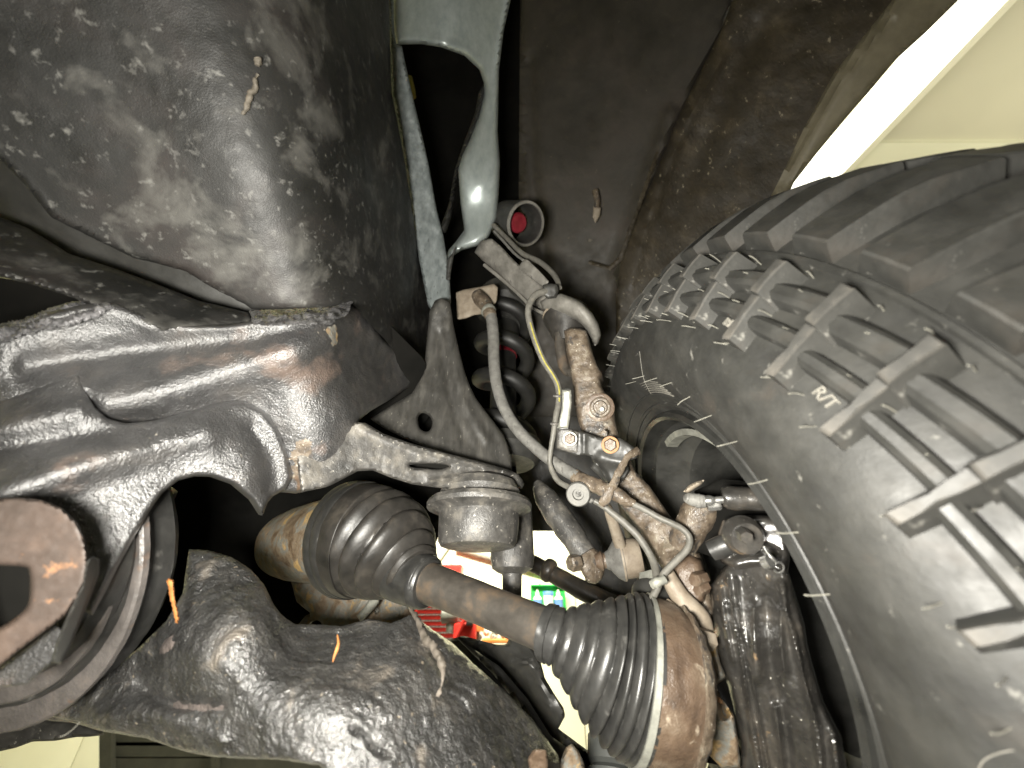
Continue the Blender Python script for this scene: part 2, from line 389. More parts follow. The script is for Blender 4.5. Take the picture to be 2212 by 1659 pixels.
def relief(name, outline, depth, mat, parent=None, thick=0.02, holes=(), grid=8, rnd=(10, 0.008), ridges=(), noise=(),
           sm=False, ang=50, wobble=0.0, hole_rnd=True, paint=()):
    """solid plate or casting: outline in photo pixels, its own distance (metres) at every point, real thickness"""
    out = np.array(outline, float)
    if sm:
        out = catmull(out, 8, True)
    out = resample(out, grid)
    if wobble:
        out = out + rng.normal(size=out.shape) * wobble
    hs = [resample(catmull(h, 6, True), max(3, grid * 0.6)) for h in holes]
    f = depth if callable(depth) else tps(depth)
    x0, y0 = out.min(0)
    x1, y1 = out.max(0)
    gx, gy = np.meshgrid(np.arange(x0, x1, grid), np.arange(y0, y1, grid * 0.87))
    gx = gx + (np.arange(gx.shape[0])[:, None] % 2) * grid * 0.5
    q = np.c_[gx.ravel(), gy.ravel()]
    q = q[in_poly(q, out)]
    db = dist_poly(q, out)
    for h in hs:
        q2 = ~in_poly(q, h)
        q, db = q[q2], db[q2]
        db = np.minimum(db, dist_poly(q, h))
    q = q[db > grid * 0.45]
    loops = [out] + hs
    pts = np.vstack(loops + [q])
    edges = []
    k = 0
    for l in loops:
        n = len(l)
        edges += [(k + i, k + (i + 1) % n) for i in range(n)]
        k += n
    vco, _, fcs, orig, _, _ = delaunay_2d_cdt([Vector(p) for p in pts], edges, [], 0, 1e-5)
    V2 = np.array([(v.x, v.y) for v in vco])
    F = np.array([list(t) for t in fcs])
    cen = V2[F].mean(1)
    keep = in_poly(cen, out)
    for h in hs:
        keep &= ~in_poly(cen, h)
    F = F[keep]
    used = np.unique(F)
    rem = -np.ones(len(V2), int)
    rem[used] = np.arange(len(used))
    V2 = V2[used]
    F = rem[F]
    # orientation: face the camera (image y is down)
    a, b, c = V2[F[:, 0]], V2[F[:, 1]], V2[F[:, 2]]
    cr = (b[:, 0] - a[:, 0]) * (c[:, 1] - a[:, 1]) - (b[:, 1] - a[:, 1]) * (c[:, 0] - a[:, 0])
    F[cr > 0] = F[cr > 0][:, ::-1]
    d = f(V2)
    for (line, w, dz) in ridges:
        ln = catmull(line, 6) if len(line) > 2 else np.array(line, float)
        dd = dist_poly(V2, ln, closed=False)
        d = d + dz * np.exp(-(dd / w) ** 2)
    db = dist_poly(V2, out)
    if hole_rnd:
        for h in hs:
            db = np.minimum(db, dist_poly(V2, h))
    if rnd:
        t = np.clip(1 - db / rnd[0], 0, 1)
        d = d + rnd[1] * (1 - np.sqrt(np.maximum(0, 1 - t * t)))
    W = Pn(V2, d)
    # smooth normals for displacement
    fn = np.cross(W[F[:, 1]] - W[F[:, 0]], W[F[:, 2]] - W[F[:, 0]])
    vn = np.zeros_like(W)
    for i in range(3):
        np.add.at(vn, F[:, i], fn)
    vn /= np.linalg.norm(vn, axis=1)[:, None] + 1e-12
    camp = np.array([0, 0, CAMZ])
    if ((vn * (camp - W)).sum(1)).mean() < 0:
        vn = -vn
        F = F[:, ::-1]
    for i, (sc, amp) in enumerate(noise):
        W = W + vn * (amp * np.clip(db / (2.5 * grid), .15, 1) * vnoise(W * sc, i + len(name)))[:, None]
    mid = W.mean(0) - camp
    mid /= np.linalg.norm(mid)
    n = len(W)
    B = W + mid * thick
    faces = F.tolist() + (F[:, ::-1] + n).tolist()
    from collections import Counter
    cnt = {}
    for t in F.tolist():
        for i in range(3):
            e = (t[i], t[(i + 1) % 3])
            cnt[e] = 1
    for (i, j) in list(cnt):
        if (j, i) not in cnt:
            faces.append((j, i, i + n, j + n))
    o = mk_obj(name, np.vstack([W, B]), faces, mat, parent, ang, [m for _, m in paint])
    if paint:
        cen = V2[F].mean(1)
        jit = cen + np.c_[vnoise(np.c_[cen, cen[:, :1] * 0] * .09, 3), vnoise(np.c_[cen, cen[:, :1] * 0] * .09, 9)] * 7
        idx = np.zeros(len(faces), np.int32)
        for k, (poly, m) in enumerate(paint):
            idx[:len(F)][in_poly(jit, np.array(poly, float))] = k + 1
        o.data.polygons.foreach_set("material_index", idx)
    return o

def frames(path):
    T = np.gradient(path, axis=0)
    T /= np.linalg.norm(T, axis=1)[:, None] + 1e-12
    up = np.array([0.13, 0.05, 0.99])
    if abs(T[0] @ up) > 0.9:
        up = np.array([0.99, 0.1, 0.05])
    Nn = []
    nrm = up - (up @ T[0]) * T[0]
    nrm /= np.linalg.norm(nrm)
    for t in T:
        nrm = nrm - (nrm @ t) * t
        nrm /= np.linalg.norm(nrm) + 1e-12
        Nn.append(nrm.copy())
    Nn = np.array(Nn)
    return T, Nn, np.cross(T, Nn)

def sweep_mesh(path, rad, seg=20, caps=True, noise=(), flat=None, seed=0, mod=None):
    path = np.asarray(path, float)
    rad = np.asarray(rad, float)
    T, A, B = frames(path)
    th = np.linspace(0, 2 * np.pi, seg, endpoint=False)
    fa, fb = flat if flat else (1, 1)
    ct, st = np.cos(th) * fa, np.sin(th) * fb
    rr = rad[:, None] * np.ones(seg)[None]
    if mod is not None:
        rr = rr * mod(np.linspace(0, 1, len(path))[:, None], th[None])
    dirs = A[:, None] * ct[None, :, None] + B[:, None] * st[None, :, None]
    V = path[:, None] + dirs * rr[..., None]
    V = V.reshape(-1, 3)
    D = dirs.reshape(-1, 3)
    for i, (sc, amp) in enumerate(noise):
        V = V + D * (amp * vnoise(V * sc, i + 3 + seed))[:, None]
    n = len(path)
    F = []
    for i in range(n - 1):
        for j in range(seg):
            k = (j + 1) % seg
            F.append((i * seg + j, i * seg + k, (i + 1) * seg + k, (i + 1) * seg + j))
    if caps:
        F.append(tuple(range(seg))[::-1])
        F.append(tuple((n - 1) * seg + j for j in range(seg)))
    return V, F

def tube(name, pts, mat, parent=None, n=8, seg=14, noise=(), flat=None, straight=False, ang=45, seed=0):
    """pts: (x, y, distance, radius in photo pixels)"""
    p = np.array(pts, float)
    q = catmull(p, n) if not straight else p
    W = Pn(q[:, :2], q[:, 2])
    r = q[:, 3] * q[:, 2] / FX
    V, F = sweep_mesh(W, r, seg, noise=noise, flat=flat, seed=seed)
    return mk_obj(name, V, F, mat, parent, ang)

def lathe(name, A, B, prof, mat, parent=None, seg=40, noise=(), ang=35, mod=None, caps=True):
    """prof: (t along A->B, radius m)"""
    A, B = np.asarray(A, float), np.asarray(B, float)
    prof = np.array(prof, float)
    ax = (B - A) / np.linalg.norm(B - A)
    L = np.linalg.norm(B - A)
    up = np.array([0.1, 0.2, 0.97])
    if abs(up @ ax) > 0.92:
        up = np.array([0.97, 0.1, 0.2])
    e1 = up - (up @ ax) * ax
    e1 /= np.linalg.norm(e1)
    e2 = np.cross(ax, e1)
    th = np.linspace(0, 2 * np.pi, seg, endpoint=False)
    D = np.cos(th)[:, None] * e1 + np.sin(th)[:, None] * e2
    V = []
    for t, r in prof:
        rr = r * np.ones(seg) if mod is None else r * mod(t, th)
        V.append(A + ax * t * L + D * rr[:, None])
    V = np.vstack(V)
    DD = np.tile(D, (len(prof), 1))
    for i, (sc, amp) in enumerate(noise):
        V = V + DD * (amp * vnoise(V * sc, i + 5))[:, None]
    n = len(prof)
    F = []
    for i in range(n - 1):
        for j in range(seg):
            k = (j + 1) % seg
            F.append((i * seg + j, i * seg + k, (i + 1) * seg + k, (i + 1) * seg + j))
    if caps:
        F.append(tuple(range(seg))[::-1])
        F.append(tuple((n - 1) * seg + j for j in range(seg)))
    return mk_obj(name, V, F, mat, parent, ang)

def box(name, lo, hi, mat, parent=None, bev=0.0):
    lo, hi = np.array(lo, float), np.array(hi, float)
    import bmesh
    bm = bmesh.new()
    bmesh.ops.create_cube(bm, size=1.0)
    for v in bm.verts:
        v.co = Vector(((lo + hi) / 2 + np.array(v.co) * (hi - lo)).tolist())
    if bev:
        bmesh.ops.bevel(bm, geom=bm.edges[:], offset=bev, segments=2, affect='EDGES', profile=0.6)
    V = [tuple(v.co) for v in bm.verts]
    bm.verts.index_update()
    F = [[v.index for v in f.verts] for f in bm.faces]
    bm.free()
    return mk_obj(name, V, F, mat, parent, 30)

def hexbolt(name, x, y, d, rpx, mat, parent, toward=0.012, axis=None, washer=None):
    """bolt head standing on the surface at (x,y,d) and pointing at the viewer's side"""
    A = P(x, y, d)
    camp = np.array([0, 0, CAMZ])
    ax = (camp - A) / np.linalg.norm(camp - A) if axis is None else np.array(axis) / np.linalg.norm(axis)
    r = rpx * d / FX
    B = A + ax * toward
    A2 = A - ax * 0.006
    prof = [(0, r), (0.86, r), (1.0, r * 0.84)]
    o = lathe(name, A2, B, prof, mat, parent, seg=6, ang=20)
    if washer:
        lathe("washer", A2, A + ax * 0.003, [(0, r * 1.35), (0.9, r * 1.35), (1.0, r * 1.28)], washer, o, seg=24)
    return o

# ================================================================== the shop room (setting)
def slab(name, lo, hi, mat, kind='structure'):
    return tag(box(name, lo, hi, mat), kind=kind)

WY = 4.3
FLOOR = 0.0
CEIL = 3.9
slab("floor", (-6, -3, -0.1), (6, WY + 0.3, FLOOR), "concrete")
slab("ceiling", (-6, -3, CEIL), (6, 1.2, CEIL + 0.1), "ceiling_paint")
slab("ceiling_far", (-6, 1.2, CEIL - 0.04), (6, WY + 0.3, CEIL + 0.1), "ceiling_white")
slab("side_wall", (5.0, -3, 0), (5.15, WY, CEIL - 0.04), "ceiling_white")
slab("side_wall", (-5.15, -3, 0), (-5.0, WY, CEIL - 0.04), "wall_paint")
slab("rear_wall", (-5, -3.15, 0), (5, -3.0, CEIL), "grey_tool")

def wall_pt(x, y, Y=WY):
    u, v = (x - CX) / FX, -(y - CY) / FX
    d = np.array([u, cp - v * sp, sp + v * cp])
    return np.array([0, 0, CAMZ]) + d * (Y / d[1])

bw = thing("back_wall", "pale cream panelled shop wall behind the axle shaft", "wall", (0, WY, 1.9))
xs = [-5.0, -3.6, -2.4, -1.32, -0.62, 0.02, 0.62, 1.3, 2.5, 3.7, 5.0]
for a, b in zip(xs[:-1], xs[1:]):
    box("panel", (a + 0.004, WY, 0.0), (b - 0.004, WY + 0.04, CEIL - 0.04), "wall_paint", bw, 0.004)
box("wall_core", (-5, WY + 0.02, 0.0), (5, WY + 0.12, CEIL - 0.04), "tan_metal", bw)

# conduit on the wall
pA, pB = wall_pt(985, 1186, WY - 0.03), wall_pt(1275, 1268, WY - 0.03)
cd = lathe("conduit", pA, pB, [(0, 0.022), (1, 0.022)], "tan_metal", None, 14)
tag(cd, "thin tan conduit pipe running down the cream wall", "pipe")
pA, pB = wall_pt(960, 1205, WY - 0.05), wall_pt(930, 1230, WY - 0.05)

# fluorescent fixture on the ceiling
def ceil_pt(x, y, z=CEIL):
    u, v = (x - CX) / FX, -(y - CY) / FX
    d = np.array([u, cp - v * sp, sp + v * cp])
    return np.array([0, 0, CAMZ]) + d * ((z - CAMZ) / d[2])
a0, a1 = ceil_pt(2205, -110, CEIL - 0.12), ceil_pt(1700, 452, CEIL - 0.12)
lt = thing("ceiling_light", "glowing white fluorescent strip fixture on the ceiling above the tyre", "ceiling light", (a0 + a1) / 2)
def half_pipe(name, A, B, r0, r1, mat, parent, seg=18, zoff=0.0, full=False):
    ax = (B - A) / np.linalg.norm(B - A)
    side = np.cross(ax, [0, 0, 1.0]); side /= np.linalg.norm(side)
    dn = np.array([0, 0, -1.0])
    V, F = [], []
    th = np.linspace(0, np.pi, seg)
    for Q in (A, B):
        for t in th:
            V.append(Q + side * np.cos(t) * r0 + dn * np.sin(t) * r1 + np.array([0, 0, zoff]))
    for j in range(seg - 1):
        F.append((j, j + 1, seg + j + 1, seg + j))
    F.append(tuple(range(seg)))
    F.append(tuple(range(seg, 2 * seg))[::-1])
    F.append((0, seg, 2 * seg - 1, seg - 1))
    return mk_obj(name, V, F, mat, parent, 30)
half_pipe("diffuser", a0, a1, 0.115, 0.08, "tube_glow", lt)
ax = (a1 - a0) / np.linalg.norm(a1 - a0)
sd = np.cross(ax, [0, 0, 1.0]); sd /= np.linalg.norm(sd)
V = []
for Q in (a0 - ax * 0.02, a1 + ax * 0.02):
    for s, z in ((-0.23, 0.05), (-0.115, 0.004), (0.115, 0.004), (0.23, 0.05), (0.17, 0.118), (-0.17, 0.118)):
        V.append(Q + sd * s + np.array([0, 0, z]))
F = [(i, (i + 1) % 6, 6 + (i + 1) % 6, 6 + i) for i in range(6)] + [tuple(range(6))[::-1], tuple(range(6, 12))]
mk_obj("fixture_housing", V, F, "lamp_white", lt)

# red tool chest etc. on the far wall
def wbox(name, x0, y0, x1, y1, Y, depth, mat, parent, bev=0.004):
    """box whose front face spans the given photo window at distance Y"""
    A, B = wall_pt((x0 + x1) / 2, y0, Y), wall_pt((x0 + x1) / 2, y1, Y)
    L_, R_ = wall_pt(x0, (y0 + y1) / 2, Y), wall_pt(x1, (y0 + y1) / 2, Y)
    return box(name, (L_[0], Y, B[2]), (R_[0], Y + depth, A[2]), mat, parent, bev)

CYD = 3.6
tch = thing("tool_chest", "red rolling tool chest with bright drawer pulls below the shaft", "tool chest", wall_pt(940, 1340, CYD))
wbox("chest_body", 838, 1284, 1008, 1450, CYD + 0.02, 0.5, "red_paint", tch, 0.01)
yy = 1287
for k in range(9):
    h = 12.4
    for (xa, xb) in ((842, 898), (899.5, 1004)):
        dr = wbox("drawer", xa, yy + 0.9, xb, yy + h - 0.6, CYD, 0.03, "red_paint", tch, 0.003)
        wbox("pull", xa + 1, yy + 1.0, xb - 1, yy + 3.6, CYD - 0.02, 0.018, "bright_steel", dr, 0.002)
    yy += h + 0.6
up = thing("wall_cabinet", "plain red metal wall box above the shaft", "cabinet", wall_pt(965, 1230, CYD + 0.3))
wbox("cabinet_body", 925, 1219, 996, 1248, CYD + 0.3, 0.25, "red_paint", up, 0.01)
wbox("cabinet_door", 927, 1220.5, 994.5, 1246.5, CYD + 0.28, 0.018, "red_paint", up, 0.004)

ck = thing("air_tool", "dark grey cylindrical shop tool in front of the tool chest", "tool", wall_pt(972, 1330, 3.4))
lathe("motor", wall_pt(953, 1331, 3.4), wall_pt(993, 1329, 3.4), [(0, .03), (.05, .05), (.6, .055), (.9, .045), (1, .02)], "grey_tool", ck, 18)
lathe("handle", wall_pt(974, 1335, 3.4), wall_pt(972, 1366, 3.4), [(0, .03), (.5, .034), (1, .028)], "grey_tool", ck, 14)
jk = thing("floor_jack", "bright red jack with a slanted handle right of the tool chest", "jack", wall_pt(1000, 1370, 3.3))
lathe("handle", wall_pt(984, 1378, 3.3), wall_pt(1006, 1333, 3.3), [(0, .014), (1, .014)], "red_paint", jk, 10)
wbox("jack_body", 978, 1346, 1028, 1400, 3.32, 0.2, "red_paint", jk, 0.02)
wbox("pump", 1006, 1340, 1022, 1352, 3.28, 0.06, "black_plastic", jk, 0.012)
wbox("jack_plate", 1024, 1328, 1046, 1364, 3.36, 0.02, "orange_paint", jk, 0.004)
tr = thing("parts_tray", "orange tray heaped with small steel parts beneath the shaft", "tray", wall_pt(1070, 1385, 3.3))
wbox("tray_base", 1040, 1381, 1099, 1390, 3.3, 0.25, "orange_paint", tr, 0.006)
wbox("tray_wall", 1094, 1365, 1099, 1380.5, 3.3, 0.25, "red_paint", tr, 0.004)
for i in range(16):
    x, y = 1034 + rng.random() * 56, 1352 + rng.random() * 28
    A = wall_pt(x, y, 3.38 + rng.random() * 0.1)
    B = A + rng.normal(size=3) * 0.035
    lathe("steel_part", A, B, [(0, .018), (.4, .024), (.6, .014), (1, .012)], ["dull_steel", "grey_tool", "white_plastic"][i % 3], tr, 8)

gb = thing("shelf_board", "bright green board fixed to the cream wall above the outer boot", "board", wall_pt(1186, 1290))
wbox("board_back", 1146.5, 1264, 1222, 1330, WY - 0.10, 0.02, "green_paint", gb, 0.004)
wbox("board_ledge", 1148, 1321.5, 1220, 1326, WY - 0.22, 0.12, "green_paint", gb, 0.004)
wbox("board_top", 1147, 1262.5, 1221.5, 1265.5, WY - 0.14, 0.04, "green_paint", gb, 0.004)
wbox("hook", 1165, 1260, 1168, 1266, WY - 0.16, 0.05, "green_paint", gb, 0.002)
def bottle(x, lab, tub=False):
    b0, top = wall_pt(x, 1321.5, WY - 0.16), wall_pt(x, 1274, WY - 0.16)
    top[0] = b0[0]; top[1] = b0[1]
    o = thing("bottle" if not tub else "wipe_tub", lab, "bottle" if not tub else "tub", b0, None if tub else "pump bottles on the green board")
    r = 0.040 if not tub else 0.048
    if not tub:
        lathe("bottle_body", b0, top, [(0, r * .9), (.02, r), (.60, r), (.70, r * .6), (.74, r * .42), (.76, r * .42)], "white_plastic", o, 20)
        lathe("cap", b0 + (top - b0) * .76, top, [(0, r * .5), (.5, r * .45), (.55, r * .25), (1, r * .22)], "white_plastic", o, 14)
        lathe("label", b0 + (top - b0) * .05, b0 + (top - b0) * .55, [(0, r * 1.03), (1, r * 1.03)], "blue_label", o, 20)
    else:
        lathe("tub_body", b0, b0 + (top - b0) * .74, [(0, r * .95), (.03, r), (1, r)], "white_plastic", o, 20)
        lathe("lid", b0 + (top - b0) * .74, b0 + (top - b0) * .92, [(0, r * 1.06), (.8, r * 1.06), (1, r)], "blue_label", o, 20)
bottle(1162, "pump bottle with blue label at the left end of the green board")
bottle(1186, "white tub with pale blue lid between the two blue labelled bottles", True)
bottle(1208, "pump bottle with blue label at the right end of the green board")

rk = thing("metal_rack", "dark metal rack with bright gaps under the control arm at lower left", "rack", wall_pt(380, 1650, 3.9))
def wq(name, x0, y0, x1, y1, Y, mat, parent, t=0.04):
    A, B, C_, D_ = [wall_pt(x, y, Y) for x, y in ((x0, y0), (x1, y0), (x1, y1), (x0, y1))]
    V = [A, B, C_, D_] + [q + np.array([0, t, 0]) for q in (A, B, C_, D_)]
    F = [(0, 1, 2, 3), (7, 6, 5, 4), (0, 4, 5, 1), (1, 5, 6, 2), (2, 6, 7, 3), (3, 7, 4, 0)]
    return mk_obj(name, V, F, mat, parent)
wq("post", 214, 1560, 240, 1720, 3.85, "rack_dark", rk)
for (ya, yb) in ((1560, 1597), (1603, 1624), (1635, 1700)):
    wq("shelf", 226, ya, 700, yb + 14, 3.9, "rack_dark", rk)
wq("post", 455, 1560, 468, 1720, 3.84, "rack_dark", rk)
wl = box("wall_bracket", wall_pt(926, 1254, 3.0) - np.array([.01, .01, .05]), wall_pt(926, 1254, 3.0) + np.array([.01, .01, .05]), "white_plastic")
tag(wl, "small pale wall bracket glimpsed beside the inner boot cuff", "bracket")
pb = lathe("pale_pipe", wall_pt(944, 1218, 3.2), wall_pt(968, 1184, 3.2), [(0, 0.02), (1, 0.02)], "wall_paint", None, 12)
tag(pb, "short pale pipe slanting behind the bump stop cup", "pipe")

# ================================================================== wheel + tyre
WC = np.array([.263, -.259, .51])
wa, wb_ = .017, .2
wn = np.array([math.cos(wb_) * math.cos(wa), math.sin(wb_), math.cos(wb_) * math.sin(wa)])
upc = np.array([0, cp, sp])
e1 = upc - (upc @ wn) * wn
e1 /= np.linalg.norm(e1)
e2 = np.cross(wn, e1)
Wc, Wn, E1, E2 = c2w(WC), cvec(wn), cvec(e1), cvec(e2)
def wheel_pt(th, o, r):
    return Wc + Wn * o + r * (math.cos(th) * E1 + math.sin(th) * E2)

PROF = np.array([(0.004, .226), (-.004, .236), (-.016, .252), (-.027, .275), (-.030, .305), (-.027, .33), (-.016, .352), (.002, .372), (.020, .389), (.038, .402),
                 (.055, .414), (.072, .424), (.090, .434), (.110, .441), (.145, .446), (.18, .447), (.215, .446), (.25, .441), (.27, .434), (.288, .424),
                 (.305, .414), (.322, .402), (.340, .389), (.358, .372), (.376, .352), (.387, .33), (.390, .305), (.387, .275), (.376, .252), (.364, .236), (.356, .226)])
ss = np.r_[0, np.cumsum(np.linalg.norm(np.diff(PROF, axis=0), axis=1))]
def prof_at(s):
    o = np.interp(s, ss, PROF[:, 0]); r = np.interp(s, ss, PROF[:, 1])
    h = 0.004
    to = np.interp(s + h, ss, PROF[:, 0]) - np.interp(s - h, ss, PROF[:, 0])
    tr_ = np.interp(s + h, ss, PROF[:, 1]) - np.interp(s - h, ss, PROF[:, 1])
    l = math.hypot(to, tr_)
    return o, r, (-tr_ / l, to / l)       # outward normal (o, r)
def s_of(i):
    return ss[i]
def tyre_pt(th, s, h):
    o, r, (no, nr) = prof_at(s)
    return wheel_pt(th, o + no * h, r + nr * h)

tyre = thing("tyre", "large black mud terrain tyre with chunky lugs at the right", "tyre", Wc + Wn * 0.18)
SEG = 252
sl = np.linspace(0, ss[-1], 64)
V = []
thv = np.linspace(0, 2 * math.pi, SEG, endpoint=False)
for s in sl:
    o, r, _ = prof_at(s)
    V.append(Wc + Wn * o + r * (np.cos(thv)[:, None] * E1 + np.sin(thv)[:, None] * E2))
V = np.vstack(V)
F = []
for i in range(len(sl) - 1):
    for j in range(SEG):
        k = (j + 1) % SEG
        F.append((i * SEG + j, i * SEG + k, (i + 1) * SEG + k, (i + 1) * SEG + j))
mk_obj("carcass", V, F, "tyre_rubber", tyre, 60)

NP = 42
DT = 2 * math.pi / NP
# centre the pitch on the photo's lug at theta = -51.5 deg on the shoulder line
TH0 = math.radians(-51.5)
RT = Matrix.Identity(4)
def block_mesh(name, poly, h0, h1, inset=0.0016, top=None):
    """raised rubber block: polygon of (theta_deg, s); walls from h0 to h1, sides chamfered"""
    pl = np.array(poly, float)
    tl = np.array(top if top is not None else poly, float)
    d, dt_ = [], []
    for i in range(len(pl)):
        a, b = pl[i], pl[(i + 1) % len(pl)]
        a2, b2 = tl[i], tl[(i + 1) % len(pl)]
        n = max(1, int(abs(b[1] - a[1]) / 0.010), int(abs(b[0] - a[0]) / 2.0))
        for k in range(n):
            d.append(a + (b - a) * k / n)
            dt_.append(a2 + (b2 - a2) * k / n)
    d, dt_ = np.array(d), np.array(dt_)
    cen = dt_.mean(0)
    m = len(d)
    rm = 0.40
    mA, mB = (tl[0] + tl[1]) / 2, (tl[2] + tl[3]) / 2
    def off(q, dist):
        if inset > .003:                      # long rounded bars: narrow them evenly towards their centre line
            sc = np.interp(-q[0], [-mA[0], -mB[0]], [mA[1], mB[1]])
            dv = q[1] - sc
            return np.array([q[0], sc + math.copysign(max(abs(dv) - dist, .0008), dv)])
        v = q - cen
        L = np.hypot(np.radians(v[0]) * rm, v[1])
        return cen + v * max(0.1, (L - dist) / max(L, 1e-6))
    V = []
    for q in d:
        V.append(tyre_pt(math.radians(q[0]), q[1], h0))
    for q in dt_:
        w = off(q, 0.0006)
        V.append(tyre_pt(math.radians(w[0]), w[1], h1 - inset))
    for q in dt_:
        w = off(q, 0.0006 + inset)
        V.append(tyre_pt(math.radians(w[0]), w[1], h1))
    F = []
    for ring in (0, 1):
        for i in range(m):
            j = (i + 1) % m
            F.append((ring * m + i, ring * m + j, (ring + 1) * m + j, (ring + 1) * m + i))
    F.append(tuple(range(2 * m, 3 * m)))
    return V, F

protos = {}
def add_blocks(name, poly, h0, h1, mat="tyre_rubber", step=1, off=0, inset=0.0016, top=None, topmat=None):
    V, F = block_mesh(name, poly, h0, h1, inset, top)
    base = mk_obj(name, V, F, mat, tyre, 30, [topmat] if topmat else None)
    if topmat:
        base.data.polygons[len(F) - 1].material_index = 1
        for f in base.data.polygons[len(F) // 2:]:
            f.material_index = 1
    org = wloc(base)
    for k in range(off, NP, step):
        if k == 0:
            continue
        c = base.copy()
        R = Matrix.Rotation(k * DT, 4, Vector(Wn))
        p = R @ Vector(org - Wc)
        c.matrix_parent_inverse = Matrix.Identity(4)
        c.rotation_mode = 'QUATERNION'
        c.rotation_quaternion = R.to_quaternion()
        c.location = p + Vector(Wc) - Vector(wloc(tyre))
        c.parent = tyre
        COL.objects.link(c)
    return base

dg = math.degrees(DT)
t0 = math.degrees(TH0)
S = lambda i: ss[i]
# stepped shoulder bars: upper bar, lower bar; narrow worn tops, long slope on the camera side
add_blocks("shoulder_lug", [(t0 + .2, S(9) - .003), (t0 - 3.0, S(9) - .003), (t0 - 3.9, S(7) + .010), (t0 - 0.8, S(7) + .008)], -.004, .021,
           top=[(t0 - .1, S(9) - .006), (t0 - 1.5, S(9) - .006), (t0 - 2.2, S(7) + .011), (t0 - 0.9, S(7) + .011)], topmat="tread_top")
add_blocks("side_lug", [(t0 - .6, S(7) + .014), (t0 - 3.5, S(7) + .015), (t0 - 4.9, S(6) - .002), (t0 - 2.1, S(6) - .004)], -.004, .0165,
           top=[(t0 - .9, S(7) + .012), (t0 - 2.1, S(7) + .013), (t0 - 3.5, S(6) + .001), (t0 - 2.4, S(6) - .001)], topmat="tread_top")
add_blocks("tie_bar", [(t0 - .6, S(8) + .006), (t0 - .6, S(8) - .016), (t0 - dg - 1.4, S(8) - .008), (t0 - dg - 1.4, S(8) + .014)], -.006, .0135, inset=.0036,
           top=[(t0 - .6, S(8) + .0025), (t0 - .6, S(8) - .0125), (t0 - dg - 1.4, S(8) - .0045), (t0 - dg - 1.4, S(8) + .0105)])
add_blocks("tie_bar", [(t0 - 1.8, S(7) + .002), (t0 - 1.8, S(7) - .015), (t0 - dg - 2.6, S(7) - .008), (t0 - dg - 2.6, S(7) + .009)], -.004, .0115, inset=.0034,
           top=[(t0 - 1.8, S(7)), (t0 - 1.8, S(7) - .013), (t0 - dg - 2.6, S(7) - .006), (t0 - dg - 2.6, S(7) + .007)])
# shoulder tread blocks climbing from the shoulder line over the tread edge
add_blocks("tread_block", [(t0 + 2.4, S(9) + .012), (t0 - 3.4, S(9) + .012), (t0 - 4.4, S(13)), (t0 - 5.0, S(14) + .006), (t0 + 0.6, S(14) + .006), (t0 + 1.8, S(12))], -.004, .019, topmat=None,
           top=[(t0 + 1.8, S(9) + .016), (t0 - 2.9, S(9) + .016), (t0 - 3.9, S(13)), (t0 - 4.4, S(14) + .003), (t0 + 0.2, S(14) + .003), (t0 + 1.2, S(12))])
add_blocks("centre_block", [(t0 + 3.0, S(14) + .014), (t0 - 2.6, S(14) + .014), (t0 - 4.4, S(15) + .014), (t0 - 3.2, S(16) + .006), (t0 + 2.0, S(16) + .006), (t0 + 1.0, S(15) + .014)], -.004, .018)
# the raised band that marks the shoulder line, and rim protector ribs
def ring_band(name, s0, h, w, mat, r0=None):
    V, F = [], []
    for (s, hh) in ((s0 - w, -.001), (s0 - w * .6, h), (s0 + w * .6, h), (s0 + w, -.001)):
        o, r, (no, nr) = prof_at(s)
        V.append(Wc + Wn * (o + no * hh) + (r + nr * hh) * (np.cos(thv)[:, None] * E1 + np.sin(thv)[:, None] * E2))
    V = np.vstack(V)
    for i in range(3):
        for j in range(SEG):
            k = (j + 1) % SEG
            F.append((i * SEG + j, i * SEG + k, (i + 1) * SEG + k, (i + 1) * SEG + j))
    return mk_obj(name, V, F, mat, tyre, 30)
ring_band("shoulder_rib", S(9) + .008, .004, .003, "tyre_rubber")
ring_band("bead_rib", S(1) + .004, .003, .003, "tyre_rubber")
ring_band("bead_rib", S(2) + .003, .0015, .0014, "tyre_rubber")
# fine moulded ribs of the sidewall arc
V, F = [], []
for k in range(6):
    s = S(2) + .006 + k * .0034
    for t in np.radians(np.arange(-42 + k, -25 + k * .6, 1.0)):
        b = len(V)
        for (ts, hs) in ((-.0006, 0), (0, .0016), (.0006, 0)):
            V.append(tyre_pt(t, s + ts, hs))
        if t > math.radians(-42 + k) + 1e-6:
            F += [(b - 3, b - 2, b + 1, b), (b - 2, b - 1, b + 2, b + 1)]
tag(mk_obj("sidewall_ribs", V, F, "tyre_edge", tyre), kind="stuff")
# moulding flash lines
def flash(pts):
    W = np.array([tyre_pt(math.radians(a), s, .0008) for a, s in pts])
    V, F = sweep_mesh(catmull(W, 6), np.full((len(pts) - 1) * 6 + 1, .00035), 5)
    mk_obj("flash_line", V, F, "tyre_edge", tyre)
flash([(-30, S(4) + .01), (-28, S(3) + .004), (-25, S(2) + .002)])
flash([(-104, S(6) + .01), (-107, S(5) + .005), (-111, S(5)), (-113, S(5) + .01)])
